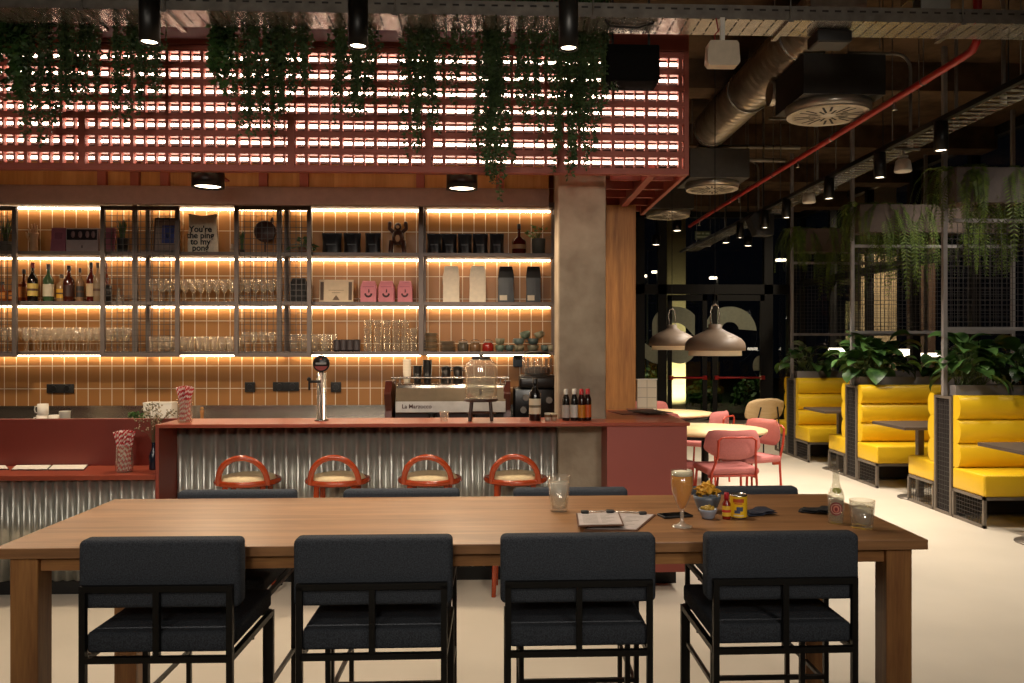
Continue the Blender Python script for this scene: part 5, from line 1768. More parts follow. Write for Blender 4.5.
def leafy(label, loc, n, Lmin, Lmax, spread, seed, lm='leaf', wid=.36, grp='leafy plants on the booth planters', droop=1.0):
    random.seed(seed)
    t = thing('peace_lily', label, 'plant', loc, 0, grp)
    b, st = MB(), MB()
    for k in range(n):
        a = R(0, 2 * PI)
        el = R(.25, 1.45)
        sl = R(.12, .34) * (spread / .3)
        c0 = Vector((R(-.12, .12) * spread / .3, R(-.06, .06), 0))
        d0 = Vector((math.cos(a) * math.cos(el), math.sin(a) * math.cos(el) * .75, math.sin(el)))
        c1 = c0 + d0 * sl + Vector((0, 0, .03))
        st.tube([c0, c0.lerp(c1, .6) + Vector((0, 0, .03)), c1], [.004, .003, .0025], 5)
        L_ = R(Lmin, Lmax); W_ = L_ * wid * R(.8, 1.15)
        side = Vector((-d0.y, d0.x, 0))
        side = side.normalized() if side.length > .01 else Vector((1, 0, 0))
        tw = R(-.5, .5)
        vs = []; S_ = 6
        cur = c1.copy(); ang = math.asin(max(-1, min(1, d0.z))) - R(.1, .5)
        hd_ = Vector((d0.x, d0.y, 0)); hd_ = hd_.normalized() if hd_.length > .01 else Vector((1, 0, 0))
        for q in range(S_ + 1):
            u = q / S_
            ww = W_ * (math.sin(PI * min(1, u * 1.0) ** .8) ** .9) + .001
            nrm = Vector((0, 0, 1)) * math.cos(ang) - hd_ * math.sin(ang)
            sd = (side * math.cos(tw) + nrm * math.sin(tw))
            vs += [cur - sd * ww + nrm * ww * .25, cur.copy(), cur + sd * ww + nrm * ww * .25]
            cur = cur + (hd_ * math.cos(ang) + Vector((0, 0, math.sin(ang)))) * L_ / S_
            ang -= droop * R(.18, .34)
        fs = []
        for q in range(S_):
            for e in (0, 1):
                fs.append((q * 3 + e, q * 3 + e + 1, q * 3 + e + 4, q * 3 + e + 3))
        b.add(vs, fs, 0, True)
    st.build('stems', 'stem', t)
    b.build('foliage', lm, t, fix=False)
    return t


divs = [(7.34, 7.63), (9.32, 9.62), (11.29, 11.6)]
bl = [('yellow bench of the nearest booth, facing the camera under the lowest dark table', 'short visible end of a yellow bench backing the nearest divider'),
      ('yellow bench of the middle booth, facing the camera behind the middle dark table', 'short visible end of a yellow bench backing the middle divider'),
      ('yellow bench of the farthest booth, facing the camera', 'yellow bench behind the farthest divider, facing the glass doors')]
dl = ['dark mesh-ended divider beside the nearest yellow bench', 'dark mesh-ended divider between the middle and farthest booths', 'dark mesh-ended divider at the far end of the booths']
pl = ['grey planter on top of the nearest booth divider', 'grey planter on top of the middle booth divider', 'grey planter on top of the farthest booth divider']
for i, (ya, yb) in enumerate(divs):
    bench(bl[i][0], ya - .002, -1)
    bench(bl[i][1], yb + .002, 1)
    divider(dl[i], ya, yb)
    planter(pl[i], (ya + yb) / 2, 1.086)
booth_table('dark booth table of the nearest booth, cut off by the right photo edge', 6.32)
booth_table('dark booth table of the middle booth', 8.24)
booth_table('dark booth table of the farthest booth', 10.2)
PZ = 1.17
leafy('large glossy plant spilling over the nearest booth planter, left end', (4.36, 7.47, PZ), 64, .15, .28, .32, 1)
leafy('glossy plant on the nearest booth planter, at the right photo edge', (4.95, 7.5, PZ), 44, .16, .28, .32, 2)
leafy('big glossy plant on the middle planter hanging over the yellow bench back', (4.36, 9.46, PZ), 90, .17, .30, .36, 3)
leafy('glossy plant on the middle planter farther from the aisle', (5.3, 9.47, PZ), 34, .16, .26, .26, 4)
leafy('glossy plant on the farthest planter near its aisle end', (4.35, 11.45, PZ), 36, .16, .28, .3, 5)
leafy('glossy plant on the farthest planter away from the aisle', (5.0, 11.45, PZ), 30, .18, .34, .34, 6)

# mesh screens with top planters and ferns
def screen(label, yc, zt_=3.16):
    t = thing('mesh_screen', label, 'screen', (BX0, yc, 0), 0, 'wire mesh screens above the booths')
    Lx = BX1 - BX0
    w = .04
    for x in (0, Lx - w):
        MB().box(x, x + w, -.02, .02, 1.086, CEIL).build('post', 'planter', t, bevel=.002)
    y = 0
    for z in (1.68, 2.68):
        MB().box(w, Lx - w, y - .015, y + .015, z, z + .035).build('rail', 'planter', t, bevel=.002)
    mesh_grid(w, Lx - w, 1.715, 2.68, .052, .0042, y).build('wire_mesh', 'wire', t)
    return t


def fern(label, loc, n, L_, seed, grp='ferns hanging from the top planters', spread=.3):
    random.seed(seed)
    t = thing('hanging_fern', label, 'plant', loc, 0, grp)
    b, st = MB(), MB()
    for k in range(n):
        a = R(0, 2 * PI)
        le = L_ * R(.55, 1.1)
        d = Vector((math.cos(a), math.sin(a) * .7, 0))
        pts = []
        S_ = 16
        o0 = Vector((R(-.2, .2), R(-.06, .06), 0))
        for q in range(S_ + 1):
            u = q / S_
            pts.append(o0 + d * (spread * R(.95, 1.05) * math.sin(u * 1.5)) + Vector((0, 0, .10 * math.sin(min(1, u * 2.5) * PI * .6) - le * u ** 1.7)))
        st.tube(pts, .0022, 4)
        for q in range(1, S_ + 1):
            tg_ = (pts[q] - pts[q - 1]).normalized()
            sd = tg_.cross(d).normalized() if tg_.cross(d).length > .01 else Vector((1, 0, 0))
            for s_ in (-1, 1):
                for h_ in (0, .5):
                    c = pts[q].lerp(pts[q - 1], h_)
                    ln_ = .055 * math.sin(PI * (.12 + .8 * q / S_)) + .012
                    e = c + sd * s_ * ln_ + tg_ * ln_ * .45 + Vector((0, 0, -.012))
                    m_ = c.lerp(e, .45)
                    wv = tg_ * .0075
                    b.add([c, m_ + wv, e, m_ - wv], [(0, 1, 2, 3)])
    st.build('stems', 'stem', t)
    b.build('fronds', 'fern', t, fix=False)
    return t


sl = ['wire mesh screen standing over the nearest booth divider', 'wire mesh screen standing over the middle booth divider', 'wire mesh screen standing over the farthest booth divider']
hl = ['grey trough at the top of the nearest mesh screen', 'brown-grey trough at the top of the middle mesh screen', 'brown-grey trough at the top of the farthest mesh screen']
fl = [('fern hanging at the aisle end of the nearest trough', 'long fern hanging in the middle of the nearest trough', 'fern hanging at the right photo edge from the nearest trough'),
      ('fern hanging at the aisle end of the middle trough', 'large fern hanging from the middle trough in front of the beige column', 'fern hanging from the far end of the middle trough'),
      ('fern hanging at the aisle end of the farthest trough', 'fern hanging in the middle of the farthest trough', 'fern hanging from the far end of the farthest trough')]
for i, (ya, yb) in enumerate(divs):
    yc = (ya + yb) / 2
    screen(sl[i], yc)
    t = thing('hanging_trough', hl[i], 'planter', (BX0 + .045, yc - .16, 2.84), 0, 'troughs at the top of the mesh screens')
    L_ = BX1 - BX0 - .1
    MB().box(0, L_, 0, .3, 0, .012).box(0, L_, 0, .012, .012, .32).box(0, L_, .288, .3, .012, .32).box(0, .012, .012, .288, .012, .32).box(L_ - .012, L_, .012, .288, .012, .32).build('trough_body', cm('5f544f' if i == 0 else '56473d', .7), t, bevel=.002)
    MB().box(.013, L_ - .013, .013, .287, .2, .29).build('soil', 'soil', t)
    for q, (x, n, le) in enumerate(((.15, 40, .62), (.62, 54, .95), (1.4, 44, .75))):
        fern(fl[i][q], (BX0 + .05 + x, yc - .01, 3.14), n, le * (1.0, 1.1, 1.0)[i], 40 + i * 3 + q)
random.seed(23)
# ================================================================== TRAILING PLANTS OVER THE LIGHT BOX
PY = 4.92
tr = thing('hanging_planter', 'dark red trough along the top of the light box holding the trailing plants', 'planter', (0, PY, 3.37), 0)
x0, x1 = -3.6, X(606, PY)
MB().box(x0, x1, -.1, .1, 0, .012).box(x0, x1, -.1, -.088, .012, .2).box(x0, x1, .088, .1, .012, .2).box(x0, x0 + .012, -.088, .088, .012, .2).box(x1 - .012, x1, -.088, .088, .012, .2).build('trough_body', cm('4c1c16', .7), tr)
MB().box(x0 + .013, x1 - .013, -.087, .087, .013, .16).build('soil', 'soil', tr)
for x in [x0 + .1 + i * (x1 - x0 - .2) / 4 for i in range(5)]:
    MB().bar((x, 0, .16), (x, 0, CEIL - 3.37), .012).build('hanger', 'blackmetal', tr)


def trailing(label, px, wpx, ends, dens, seed, ls=.0165, lm='leafd'):
    random.seed(seed)
    x = X(px, PY)
    t = thing('trailing_plant', label, 'plant', (x, PY, 3.55), 0, 'trailing plants over the light box')
    b, st = MB(), MB()
    hwid = wpx * .42 / FOC * PY
    zl = [Z(px, e, PY) - 3.55 for e in ends]
    n = int(dens * 1.25)
    for k in range(n):
        u = R(-1, 1)
        # longest near the middle of each lobe
        q = (u + 1) / 2 * (len(zl) - 1); i = min(int(q), len(zl) - 2) if len(zl) > 1 else 0
        tgt = zl[i] + (zl[i + 1] - zl[i]) * (q - i) if len(zl) > 1 else zl[0]
        le = tgt * (R(.55, 1.0) if k % 4 else 1.02)
        p = Vector((u * hwid * .8, R(-.07, .05), 0))
        p1 = Vector((u * hwid, -.13 - R(0, .08), .05 - R(0, .06)))
        pts = [p, p.lerp(p1, .5) + Vector((0, 0, .05)), p1]
        steps = max(4, int(-le / .035))
        c = p1.copy(); dx = R(-.004, .004)
        for s_ in range(steps):
            dx = dx * .8 + R(-.004, .004)
            c = c + Vector((dx, R(-.004, .004), -(-le + p1.z) / steps))
            pts.append(c.copy())
        st.tube(pts, .0016, 4)
        for s_ in range(2, len(pts)):
            for _ in range(6):
                cc = pts[s_].lerp(pts[s_ - 1], R(0, 1))
                d = Vector((R(-1, 1), R(-1, .6), R(-1.1, .3))).normalized()
                L_ = ls * R(.6, 1.3)
                e = d.orthogonal(); e.rotate(Matrix.Rotation(R(0, 6.28), 3, d)); e = e.normalized() * L_ * .42
                b.add([cc, cc + d * L_ * .7 + e, cc + d * L_ * 1.6, cc + d * L_ * .7 - e], [(0, 1, 2, 3)])
    st.build('stems', 'stem', t)
    b.build('foliage', lm, t, fix=False)


for a in (('trailing plant at the left end of the light box, with large pale leaves', 31, 30, (92, 110, 100), 15, 1, .032, 'leaf'),
          ('trailing plant second from the left, hanging lowest in the left group', 58, 36, (135, 152, 120), 24, 2),
          ('trailing plant third from the left, dark and dense', 92, 42, (118, 105, 112), 30, 3),
          ('trailing plant ending in two points left of the first black ceiling spot', 143, 40, (112, 128, 108), 24, 4),
          ('short trailing plant just right of the first black ceiling spot', 168, 26, (82, 110, 90), 12, 5),
          ('trailing plant with larger leaves at the left of the middle group', 232, 30, (95, 100, 85), 12, 6, .028, 'leaf'),
          ('trailing plant hanging lowest in the middle group', 266, 40, (118, 155, 130), 26, 7),
          ('dark dense trailing plant in the middle group, left of the second ceiling spot', 300, 42, (122, 112, 95), 30, 8),
          ('trailing plant ending in a point beneath the second ceiling spot', 348, 36, (108, 126, 118), 24, 9),
          ('short trailing plant right of the second ceiling spot', 374, 28, (105, 112, 90), 14, 10),
          ('dense trailing plant at the left of the right-hand group', 424, 36, (135, 158, 120), 32, 11),
          ('short wispy trailing plant between two long ones in the right-hand group', 456, 40, (75, 112, 82), 14, 12),
          ('longest trailing plant, reaching down past the light box to the shelves', 495, 34, (150, 204, 140), 34, 13),
          ('trailing plant left of the third ceiling spot', 532, 36, (100, 150, 120), 24, 14),
          ('long dense trailing plant in front of the concrete column', 571, 40, (150, 186, 150), 36, 15),
          ('trailing plant at the right end of the right-hand group', 596, 26, (118, 124, 128), 16, 16)):
    trailing(*a)

# ================================================================== CEILING KIT
random.seed(31)
# big cable tray across the front
ty = 4.5
zt0 = Z(300, 27, ty + .22)
t = thing('cable_tray', 'long galvanised cable tray across the ceiling in front of the light box', 'cable tray', (0, ty, zt0))
tx0, tx1 = -4.2, 3.9
sr = MB().box(tx0, tx1, 0, .003, 0, .075).box(tx0, tx1, .003, .02, .072, .075)
x = tx0 + .04
while x < tx1:
    sr.box(x, x + .035, -.0005, 0, .045, .055, 1); x += .07
sr.build('side_rail', ['galv', cm('201d1b', .8)], t)
MB().box(tx0, tx1, .237, .24, 0, .075).box(tx0, tx1, .22, .237, .072, .075).build('side_rail', 'galv', t)
m = MB()
x = tx0; i = 0
while x < tx1 - .07:
    m.box(x, x + .061, .003, .237, -.003, 0)
    for y0 in (.02, .1, .18):
        m.add([(x + .061, y0, -.002), (x + .07, y0 + .006, -.002), (x + .07, y0 + .03, -.002), (x + .061, y0 + .024, -.002)], [(0, 1, 2, 3)])
    x += .07; i += 1
m.build('tray_bottom', 'galv', t)
for x in (-2.2, X(165, ty), X(395, ty), X(593, ty), X(790, ty), X(962, ty)):
    MB().bar((x, -.02, -.012), (x, .27, -.012), .03, 0, .018).cyl((x, -.01, -.01), (x, -.01, CEIL - zt0), .005).cyl((x, .255, -.01), (x, .255, CEIL - zt0), .005).build('hanger', 'galv', t)
for k, (a, b_, yy_) in enumerate(((600, 655, .1), (920, 955, .05))):
    pass
cab = thing('cable', 'black cables lying along the galvanised tray near the hung black speaker', 'cable', (0, ty, zt0))
MB().tube([(X(606, ty), .02, -.012), (X(612, ty), .08, -.02), (X(640, ty), .1, -.02), (X(655, ty), .06, -.01), (X(658, ty), .03, .02)], .006, 6).build('cable_run', 'black', cab)
# black speaker in front of grid
p0, p1 = at(607, 80, 4.72), at(660, 53, 4.72)
w, h = (p1.x - p0.x) / 2, p1.z - p0.z
t = thing('speaker', 'black speaker box hanging in front of the light box at the right', 'speaker', ((p0.x + p1.x) / 2, 4.72, p0.z))
MB().rbox(-w, w, 0, .2, 0, h + .05, .01).build('cabinet', cm('100f0e', .95, spec=.05), t)
MB().rbox(-w * .93, w * .93, -.008, .0, h * .08, h * .98, .004).build('front_cloth', cm('121110', .97, 0, .2, 200, spec=.05), t)
for q in (-1, 1):
    MB().bar((q * w * .7, .1, h + .04), (q * w * .7, .1, CEIL - p0.z), .012).build('bracket', 'blackmetal', t)
# white access point under tray
p = at(724, 65, 4.45)
t = thing('access_point', 'white rounded plastic box hanging under the tray right of the speaker', 'wireless unit', (p.x, 4.45, p.z))
MB().prism([(-.09, .02), (-.075, 0), (.075, 0), (.09, .02), (.083, .12), (.072, .135), (-.072, .135), (-.083, .12)], 0, .07, 'y').build('casing', cm('c9b8a0', .6), t, bevel=.008)
MB().box(-.012, .012, .025, .045, .134, zt0 - p.z - .004).build('bracket', 'white', t)
MB().tube([(-.04, .03, .134), (-.045, .03, .17), (-.02, .04, .2), (-.03, .05, zt0 - p.z)], .004, 6).build('cable', cm('8c1f1c', .4), t)
# second cable tray crossing and junction box, top right
p = at(905, 8, 4.85)
t = thing('cable_tray', 'short upper cable tray crossing above the long tray at the top right', 'cable tray', (p.x, 3.2, 3.50))
for q in (-1, 1):
    MB().box(q * .1 - .002, q * .1 + .002, 0, 1.5, 0, .06).build('side_rail', 'galv', t)
m = MB()
for i in range(16):
    m.box(-.098, .098, .02 + i * .09, .06 + i * .09, -.003, 0)
m.build('tray_bottom', 'galv', t)
for y in (.3, .9):
    MB().cyl((-.11, y, 0), (-.11, y, CEIL - 3.50), .005).build('hanger', 'galv', t)
p = at(938, 17, 4.52)
t = thing('junction_box', 'grey junction box standing on the long tray at the top right', 'box', (p.x, 4.55, p.z + .02))
MB().rbox(-.08, .08, 0, .1, 0, .14, .008).build('casing', cm('8f8a80', .5), t)
MB().rbox(-.085, .085, -.008, .0, .01, .13, .004).build('cover', cm('9a958b', .5), t)
t = thing('tray_box', 'black box fastened under the long tray near the big round diffuser', 'box', (X(835, 4.6), 4.6, zt0 - .075))
MB().rbox(-.1, .1, 0, .16, 0, .065, .008).build('casing', cm('1d1a18', .5), t)
MB().box(-.09, .09, .01, .15, -.004, 0).build('cover', cm('2a2623', .5), t)


# spot cylinders
def spot(label, x, y, z, r, L_, zc, grp, energy, size=1.25, trackz=None, col=(1, .8, .55)):
    t = thing('cylinder_spot', label, 'spotlight', (x, y, z), 0, grp)
    MB().lathe([(0, L_), (r, L_), (r, 0), (r - .005, 0), (r - .008, .018), (0, .02)], n=26).build('housing', 'blackmetal', t)
    MB().lathe([(0, .008), (r - .009, .008), (r - .009, .017), (0, .017)], n=20).build('lens', 'bulb', t)
    MB().cyl((0, 0, L_), (0, 0, zc - z), .012).build('stem', 'blackmetal', t)
    light('spot_beam', 'SPOT', (x, y, z - .01), energy, col, spot_size=size, spot_blend=.7, shadow_soft_size=.035)
    return t


TRZ = 3.2
for px, py, lab in ((149.5, 43, 'black cylinder spotlight over the table, left of three'), (358, 47, 'black cylinder spotlight over the table, middle of three'), (568.5, 49, 'black cylinder spotlight over the table, right of three')):
    Y = 3.55
    p = at(px, py, Y)
    spot(lab, p.x, Y, p.z, .042, .22, TRZ, 'cylinder spotlights over the table', 62, 1.7, col=(1, .87, .70))
t = thing('light_track', 'black light track above the table carrying the cylinder spotlights', 'light track', (0, 3.55, TRZ))
MB().box(-3.2, X(700, 3.55), -.018, .018, 0, .035).build('track', 'blackmetal', t)
MB().box(-3.2, X(720, 3.55), -.006, .006, -.001, 0).build('track_slot', cm('8a857c', .4, .6), t)
for x in (-2.4, -1.0, .45):
    MB().cyl((x, 0, .035), (x, 0, CEIL - TRZ), .004).build('hanger', 'blackmetal', t)

# right aisle: tray with track, running away from camera
GX, GZ = 3.05, 3.10
t = thing('cable_tray', 'cable tray running away over the aisle beside the red pipe', 'cable tray', (GX + .06, 2.4, GZ))
Ly = 11.2
for x in (0, .2):
    MB().box(x, x + .003, 0, Ly, 0, .05).build('side_rail', 'galv', t)
m = MB(); y = 0
while y < Ly - .1:
    m.box(.003, .2, y, y + .045, -.003, 0); y += .1
m.build('tray_bottom', 'galv', t)
for k in range(7):
    y = .8 + k * 1.6
    MB().cyl((-.005, y, 0), (-.005, y, CEIL - GZ), .005).cyl((.208, y, 0), (.208, y, CEIL - GZ), .005).bar((-.01, y, -.012), (.213, y, -.012), .03, 0, .015).build('hanger', 'galv', t)
t = thing('light_track', 'black light track running away over the aisle, with spotlights', 'light track', (GX - .02, 2.4, GZ - .03))
MB().box(-.018, .018, 0, Ly, 0, .035).build('track', 'blackmetal', t)
for k in range(7):
    MB().cyl((0, .8 + 1.6 * k, .035), (0, .8 + 1.6 * k, CEIL - GZ + .03), .004).build('hanger', 'blackmetal', t)


def trackspot(px, py, lab, e, tilt=0):
    # find Y along the track where it projects at px
    lo, hi = 2.4, 16
    for _ in range(50):
        mid = (lo + hi) / 2
        if X(px, mid) > GX - .02:
            hi = mid
        else:
            lo = mid
    Y = (lo + hi) / 2
    spot(lab, GX - .02, Y, Z(px, py, Y), .046, .2, GZ - .03, 'spotlights along the aisle track', e, 1.9, col=(1, .89, .74))
    return Y


for px, py, lab, e in ((941, 151, 'black spotlight nearest on the aisle track, over the nearest fern', 120), (880, 178, 'black spotlight on the aisle track, second from the nearest', 150),
                       (829, 199, 'black spotlight on the aisle track, third from the nearest', 150), (786.5, 218, 'black spotlight on the aisle track, fourth from the nearest', 190),
                       (765, 228, 'black spotlight on the aisle track, fifth from the nearest', 180), (740, 238, 'black spotlight farthest along the aisle track', 150)):
    trackspot(px, py, lab, e)
# white detector units on the tray
for px, y0, lab in ((903, 172, 'white bell-shaped unit hanging from the aisle tray between two spotlights'), (809, 203, 'small white unit hanging from the aisle tray farther along')):
    lo, hi = 2.4, 16
    for _ in range(50):
        mid = (lo + hi) / 2
        lo, hi = (lo, mid) if X(px, mid) > GX + .16 else (mid, hi)
    Y = (lo + hi) / 2; z = Z(px, y0, Y)
    t = thing('detector', lab, 'sensor', (GX + .16, Y, z), 0, 'white units under the aisle tray')
    MB().lathe([(0, 0), (.062, 0), (.068, .01), (.056, .085), (.04, .1), (0, .1)], n=24).build('casing', 'white', t)
    MB().cyl((0, 0, .1), (0, 0, GZ - z - .004), .01).rbox(-.03, .03, -.03, .03, .11, .13, .006).build('stem', 'white', t)
# red sprinkler pipe
t = thing('sprinkler_pipe', 'red sprinkler pipe running away across the dark ceiling', 'pipe', (2.83, 4.8, 3.3))
MB().tube([(0, -.02, CEIL - 3.3), (0, -.02, .1), (0, -.01, .04), (0, .03, .006), (0, .1, 0), (0, 7.3, 0)], .024, 14).build('pipe', 'redpipe', t)
for k in range(5):
    y = .6 + k * 1.5
    MB().cyl((0, y, .024), (0, y, CEIL - 3.3), .004).tube([(.027 * math.cos(a), y, .027 * math.sin(a)) for a in [2 * PI * q / 14 for q in range(14)]], .004, 5, 0, True).build('hanger', 'galv', t)
for k in range(4):
    y = 1.0 + k * 1.9
    MB().cyl((0, y, -.024), (0, y, -.075), .010).lathe([(0, 0), (.022, 0), (.022, .003), (0, .003)], (0, y, -.08), 14).build('sprinkler_head', 'steel', t)
# grey conduits dropping to the tray
for k, (Y, lab) in enumerate(((5.2, 'grey bent conduit dropping to the aisle tray, nearest'), (5.75, 'grey bent conduit dropping to the aisle tray, second'), (6.4, 'grey bent conduit dropping to the aisle tray, third'), (8.3, 'grey bent conduit dropping to the aisle tray, fourth'), (10.2, 'grey bent conduit dropping to the aisle tray, farthest'))):
    t = thing('conduit', lab, 'conduit', (GX + .2, Y, GZ), 0, 'bent conduits above the aisle tray')
    pts = [(0, 0, .05), (0, 0, .62)] + [(-.12 + .12 * math.cos(a), 0, .62 + .12 * math.sin(a)) for a in [PI / 2 * q / 5 for q in range(1, 6)]] + [(-.5, 0, .74)]
    MB().tube(pts, .013, 8).build('tube', cm('7a746c', .4, .3), t)
    MB().cyl((0, 0, .0), (0, 0, .06), .02).build('socket', 'white', t)
for k, (py, Y, x0_, x1_, lab) in enumerate(((147, 9.6, X(697, 9.6), X(800, 9.6), 'pale horizontal conduit across the ceiling behind the spiral duct'), (160, 9.0, X(743, 9), X(785, 9), 'shorter grey horizontal conduit right of the second diffuser box'))):
    z = Z(740, py, Y)
    t = thing('ceiling_conduit', lab, 'conduit', (x0_, Y, z), 0, 'horizontal conduits')
    MB().cyl((0, 0, 0), (x1_ - x0_, 0, 0), .022).build('tube', cm('938c80', .4, .3), t)
    for f_ in (.1, .5, .9):
        MB().cyl(((x1_ - x0_) * f_, 0, .0), ((x1_ - x0_) * f_, 0, CEIL - z), .006).build('hanger', 'galv', t)

# spiral duct
DX, DZ, DR = 2.33, 3.9, .185
t = thing('spiral_duct', 'shiny spiral ventilation duct slanting away beside the light box', 'duct', (DX, 5.6, DZ))
Ld = 3.3
b = MB()
n = 28
rings = int(Ld / .0125)
vs = []; fs = []
for k in range(rings + 1):
    y = Ld * k / rings
    for q in range(n):
        a = 2 * PI * q / n
        ph = (y / .11 + q / n) % 1
        r = DR + (.013 if ph < .16 else 0)
        vs.append((r * math.cos(a), y, r * math.sin(a)))
for k in range(rings):
    for q in range(n):
        w_ = (q + 1) % n
        fs.append((k * n + q, k * n + w_, (k + 1) * n + w_, (k + 1) * n + q))
b.add(vs, fs, 0, True)
b.build('spiral_tube', 'duct', t)
MB().cyl((0, Ld - .02, 0), (0, Ld + .05, 0), DR + .012, DR + .012, 28).build('flange', 'galv', t)
MB().cyl((0, -.03, 0), (0, .03, 0), DR + .012, DR + .012, 28).build('flange', 'galv', t)
for y in (.6, 2.0):
    MB().tube([((DR + .012) * math.cos(a), y, (DR + .012) * math.sin(a)) for a in [2 * PI * q / 24 for q in range(24)]], .01, 6, 0, True).cyl((0, y, DR), (0, y, CEIL - DZ), .006).build('hanger_band', 'galv', t)


def diffuser(label, px, py, Y, r, boxw, boxh, c='3a3835'):
    x = X(px, Y); z = Z(px, py, Y)
    t = thing('air_diffuser', label, 'air vent', (x, Y, z), 0, 'round ceiling air diffusers')
    MB().lathe([(0, -.0), (r * .16, -.0), (r * .16, .004), (0, .004)], n=20).build('hub', 'white', t)
    ring = MB()
    ring.lathe([(r, 0), (r, .012), (r * .86, .012), (r * .86, 0), (r, 0)], n=44)
    ring.lathe([(r * .15, .002), (r * .87, .002), (r * .87, .008), (r * .15, .008), (r * .15, .002)], n=44)
    n_ = 24
    for k in range(n_):
        a = 2 * PI * k / n_
        ra, rb = (.2, .5) if k % 3 == 0 else ((.3, .82) if k % 3 == 1 else (.42, .82))
        ca, sa = math.cos(a), math.sin(a); hw_ = r * .028
        ring.add([(r * q * ca - s_ * sa * hw_, r * q * sa + s_ * ca * hw_, -.0005) for q, s_ in ((ra, -1), (rb, -1), (rb, 1), (ra, 1))], [(0, 1, 2, 3)], 1)
    ring.build('slotted_plate', [cm('cfc4b0', .5), 'black'], t)
    MB().lathe([(0, .03), (r * .97, .03), (r * .97, .013), (r, .013), (r + .01, .04), (r + .01, .075), (0, .075)], n=44).build('neck', 'duct', t)
    MB().box(-boxw / 2, boxw / 2, -boxw / 2, boxw / 2, .076, .076 + boxh).build('plenum_box', cm(c, .5, .35), t, bevel=.004)
    m_ = MB()
    for sx in ((1,) if Y < 7 else (-1, 1)):
        for sy in (-1, 1):
            m_.cyl((sx * boxw * .45, sy * boxw * .45, .13 + boxh), (sx * boxw * .45, sy * boxw * .45, CEIL - z), .005)
    m_.build('hanger', 'galv', t)
    return x, z


x, z = diffuser('nearest and largest round white air diffuser under a dark box', 828, 116, 6.35, .31, .62, .30)
t = thing('branch_duct', 'short pale duct joining the nearest diffuser box to the spiral duct', 'duct', (DX + DR + .03, 6.75, z + .29))
MB().cyl((0, 0, 0), (x - .32 - DX - DR - .04, 0, 0), .1, None, 24).build('tube', cm('b5ac9c', .35, .6), t)
m = MB()
for q in (.15, .5, .85):
    xx = (x - .32 - DX - DR - .04) * q
    m.tube([(xx, .102 * math.cos(a), .102 * math.sin(a)) for a in [2 * PI * k / 24 for k in range(24)]], .005, 5, 0, True)
m.build('rib', 'galv', t)
diffuser('round white air diffuser in the middle distance, right of the light box', 712, 190, 9.3, .29, .66, .32, '57534e')
diffuser('farthest round white air diffuser, beyond the light box corner', 668, 217, 11.6, .30, .6, .3, '4a4640')
# exit sign
p = at(703, 235, 13.0)
t = thing('exit_sign', 'dim green exit sign hanging near the glass doors', 'sign', (p.x, 13.0, p.z))
MB().rbox(-.13, .13, 0, .03, -.065, .065, .004).build('sign_box', cm('4f5a3a', .6), t)
b = MB()
for z_, pat in ((.025, ((-.1, -.04), (-.02, .02), (.04, .1))), (-.03, ((-.11, .11),))):
    for a, c_ in pat:
        b.box(a, c_, -.003, 0, z_ - .014, z_ + .014)
b.build('sign_marks', cm('9da37c', .6), t)
MB().cyl((-.1, .015, .065), (-.1, .015, CEIL - p.z), .004).cyl((.1, .015, .065), (.1, .015, CEIL - p.z), .004).build('hanger', 'blackmetal', t)
# dark projector / loudspeaker near far end of track
p = at(762, 226, 9.4)
t = thing('loudspeaker', 'dark loudspeaker hanging at the far part of the aisle track', 'speaker', (p.x, 9.4, p.z))
MB().prism([(-.14, .1), (-.05, -.1), (.14, -.1), (.14, .14), (-.08, .16)], 0, .2, 'y').build('cabinet', cm('161412', .6), t, bevel=.008)
MB().cyl((.05, .1, .14), (.05, .1, CEIL - p.z), .008).build('bracket', 'blackmetal', t)
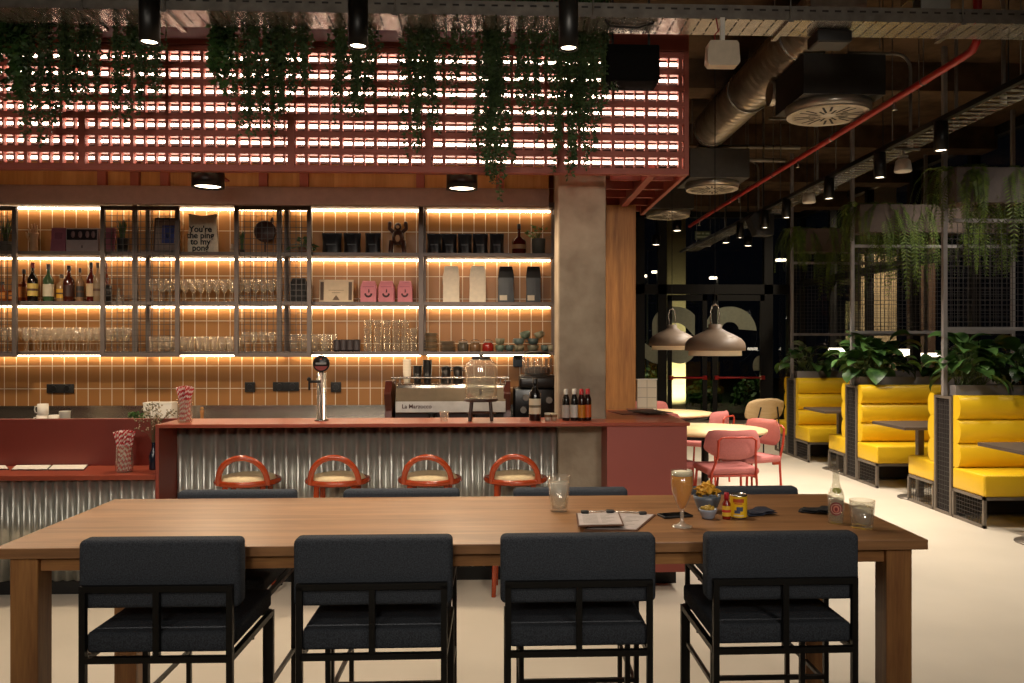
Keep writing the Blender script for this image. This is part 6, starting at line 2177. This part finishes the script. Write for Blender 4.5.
# far ceiling spots by the glass
for k, (px, py, Y, lab) in enumerate(((656, 245, 13.6, 'small black downlight near the glass, left of the exit sign'), (677, 231, 12.8, 'small black downlight near the glass, right beneath the farthest diffuser'), (748, 246, 13.6, 'small black downlight near the glass, right of the exit sign'), (726, 243, 14.4, 'faint small downlight near the glass, just right of the exit sign'))):
    p = at(px, py, Y)
    spot(lab, p.x, Y, p.z, .07, .16, CEIL, 'downlights near the glass doors', 60, 1.8)
# added fill spots without fixtures, brightening the bar, near side and booths
def aim(x, y, z, tx, ty_, tz):
    return (Vector((tx, ty_, tz)) - Vector((x, y, z))).to_track_quat('-Z', 'Y').to_euler()


for x, y, z, tx, ty_, tz, e, sz, ss in (
        (-2.4, -1.8, 2.75, -2.5, 6.2, 1.5, 250, .85, .3), (-.3, -1.8, 2.75, -.4, 6.2, 1.5, 250, .85, .3), (1.7, -1.8, 2.75, 1.4, 6.2, 1.5, 230, .85, .3),
        (-2.0, 2.3, 3.3, -2.2, 5.4, .8, 40, 1.3, .15), (.3, 2.3, 3.3, .2, 5.4, .8, 40, 1.3, .15),
        (-1.4, -.5, 3.0, -1.4, 2.6, .5, 60, 1.4, .25), (1.2, -.5, 3.0, 1.2, 2.6, .5, 60, 1.4, .25),
        (3.4, 2.6, 3.3, 3.4, 3.6, 0, 18, 2.0, .12), (3.6, 5.0, 3.3, 3.6, 5.6, 0, 70, 2.0, .12), (5.2, 6.2, 3.3, 5.0, 7.6, 1.0, 50, 2.2, .12), (5.2, 8.4, 3.3, 5.0, 10, 1.0, 50, 2.2, .12)):
    light('fill_spot', 'SPOT', (x, y, z), e, (1, .90, .77), aim(x, y, z, tx, ty_, tz), spot_size=sz, spot_blend=.9, shadow_soft_size=ss)
# ================================================================== LIGHT + RENDER LOOK
w = bpy.data.worlds.new('night')
SC.world = w
w.use_nodes = True
w.node_tree.nodes['Background'].inputs[0].default_value = (.10, .13, .22, 1)
w.node_tree.nodes['Background'].inputs[1].default_value = .012
SC.view_settings.view_transform = 'Standard'
SC.view_settings.look = 'None'
SC.view_settings.gamma = 1
SC.view_settings.use_curve_mapping = False
SC.view_settings.exposure = 0
c = SC.cycles
c.use_denoising = True
c.max_bounces = 8
c.diffuse_bounces = 3
c.glossy_bounces = 3
c.transmission_bounces = 6
c.transparent_max_bounces = 24
c.sample_clamp_indirect = 4
c.caustics_reflective = False
c.caustics_refractive = False
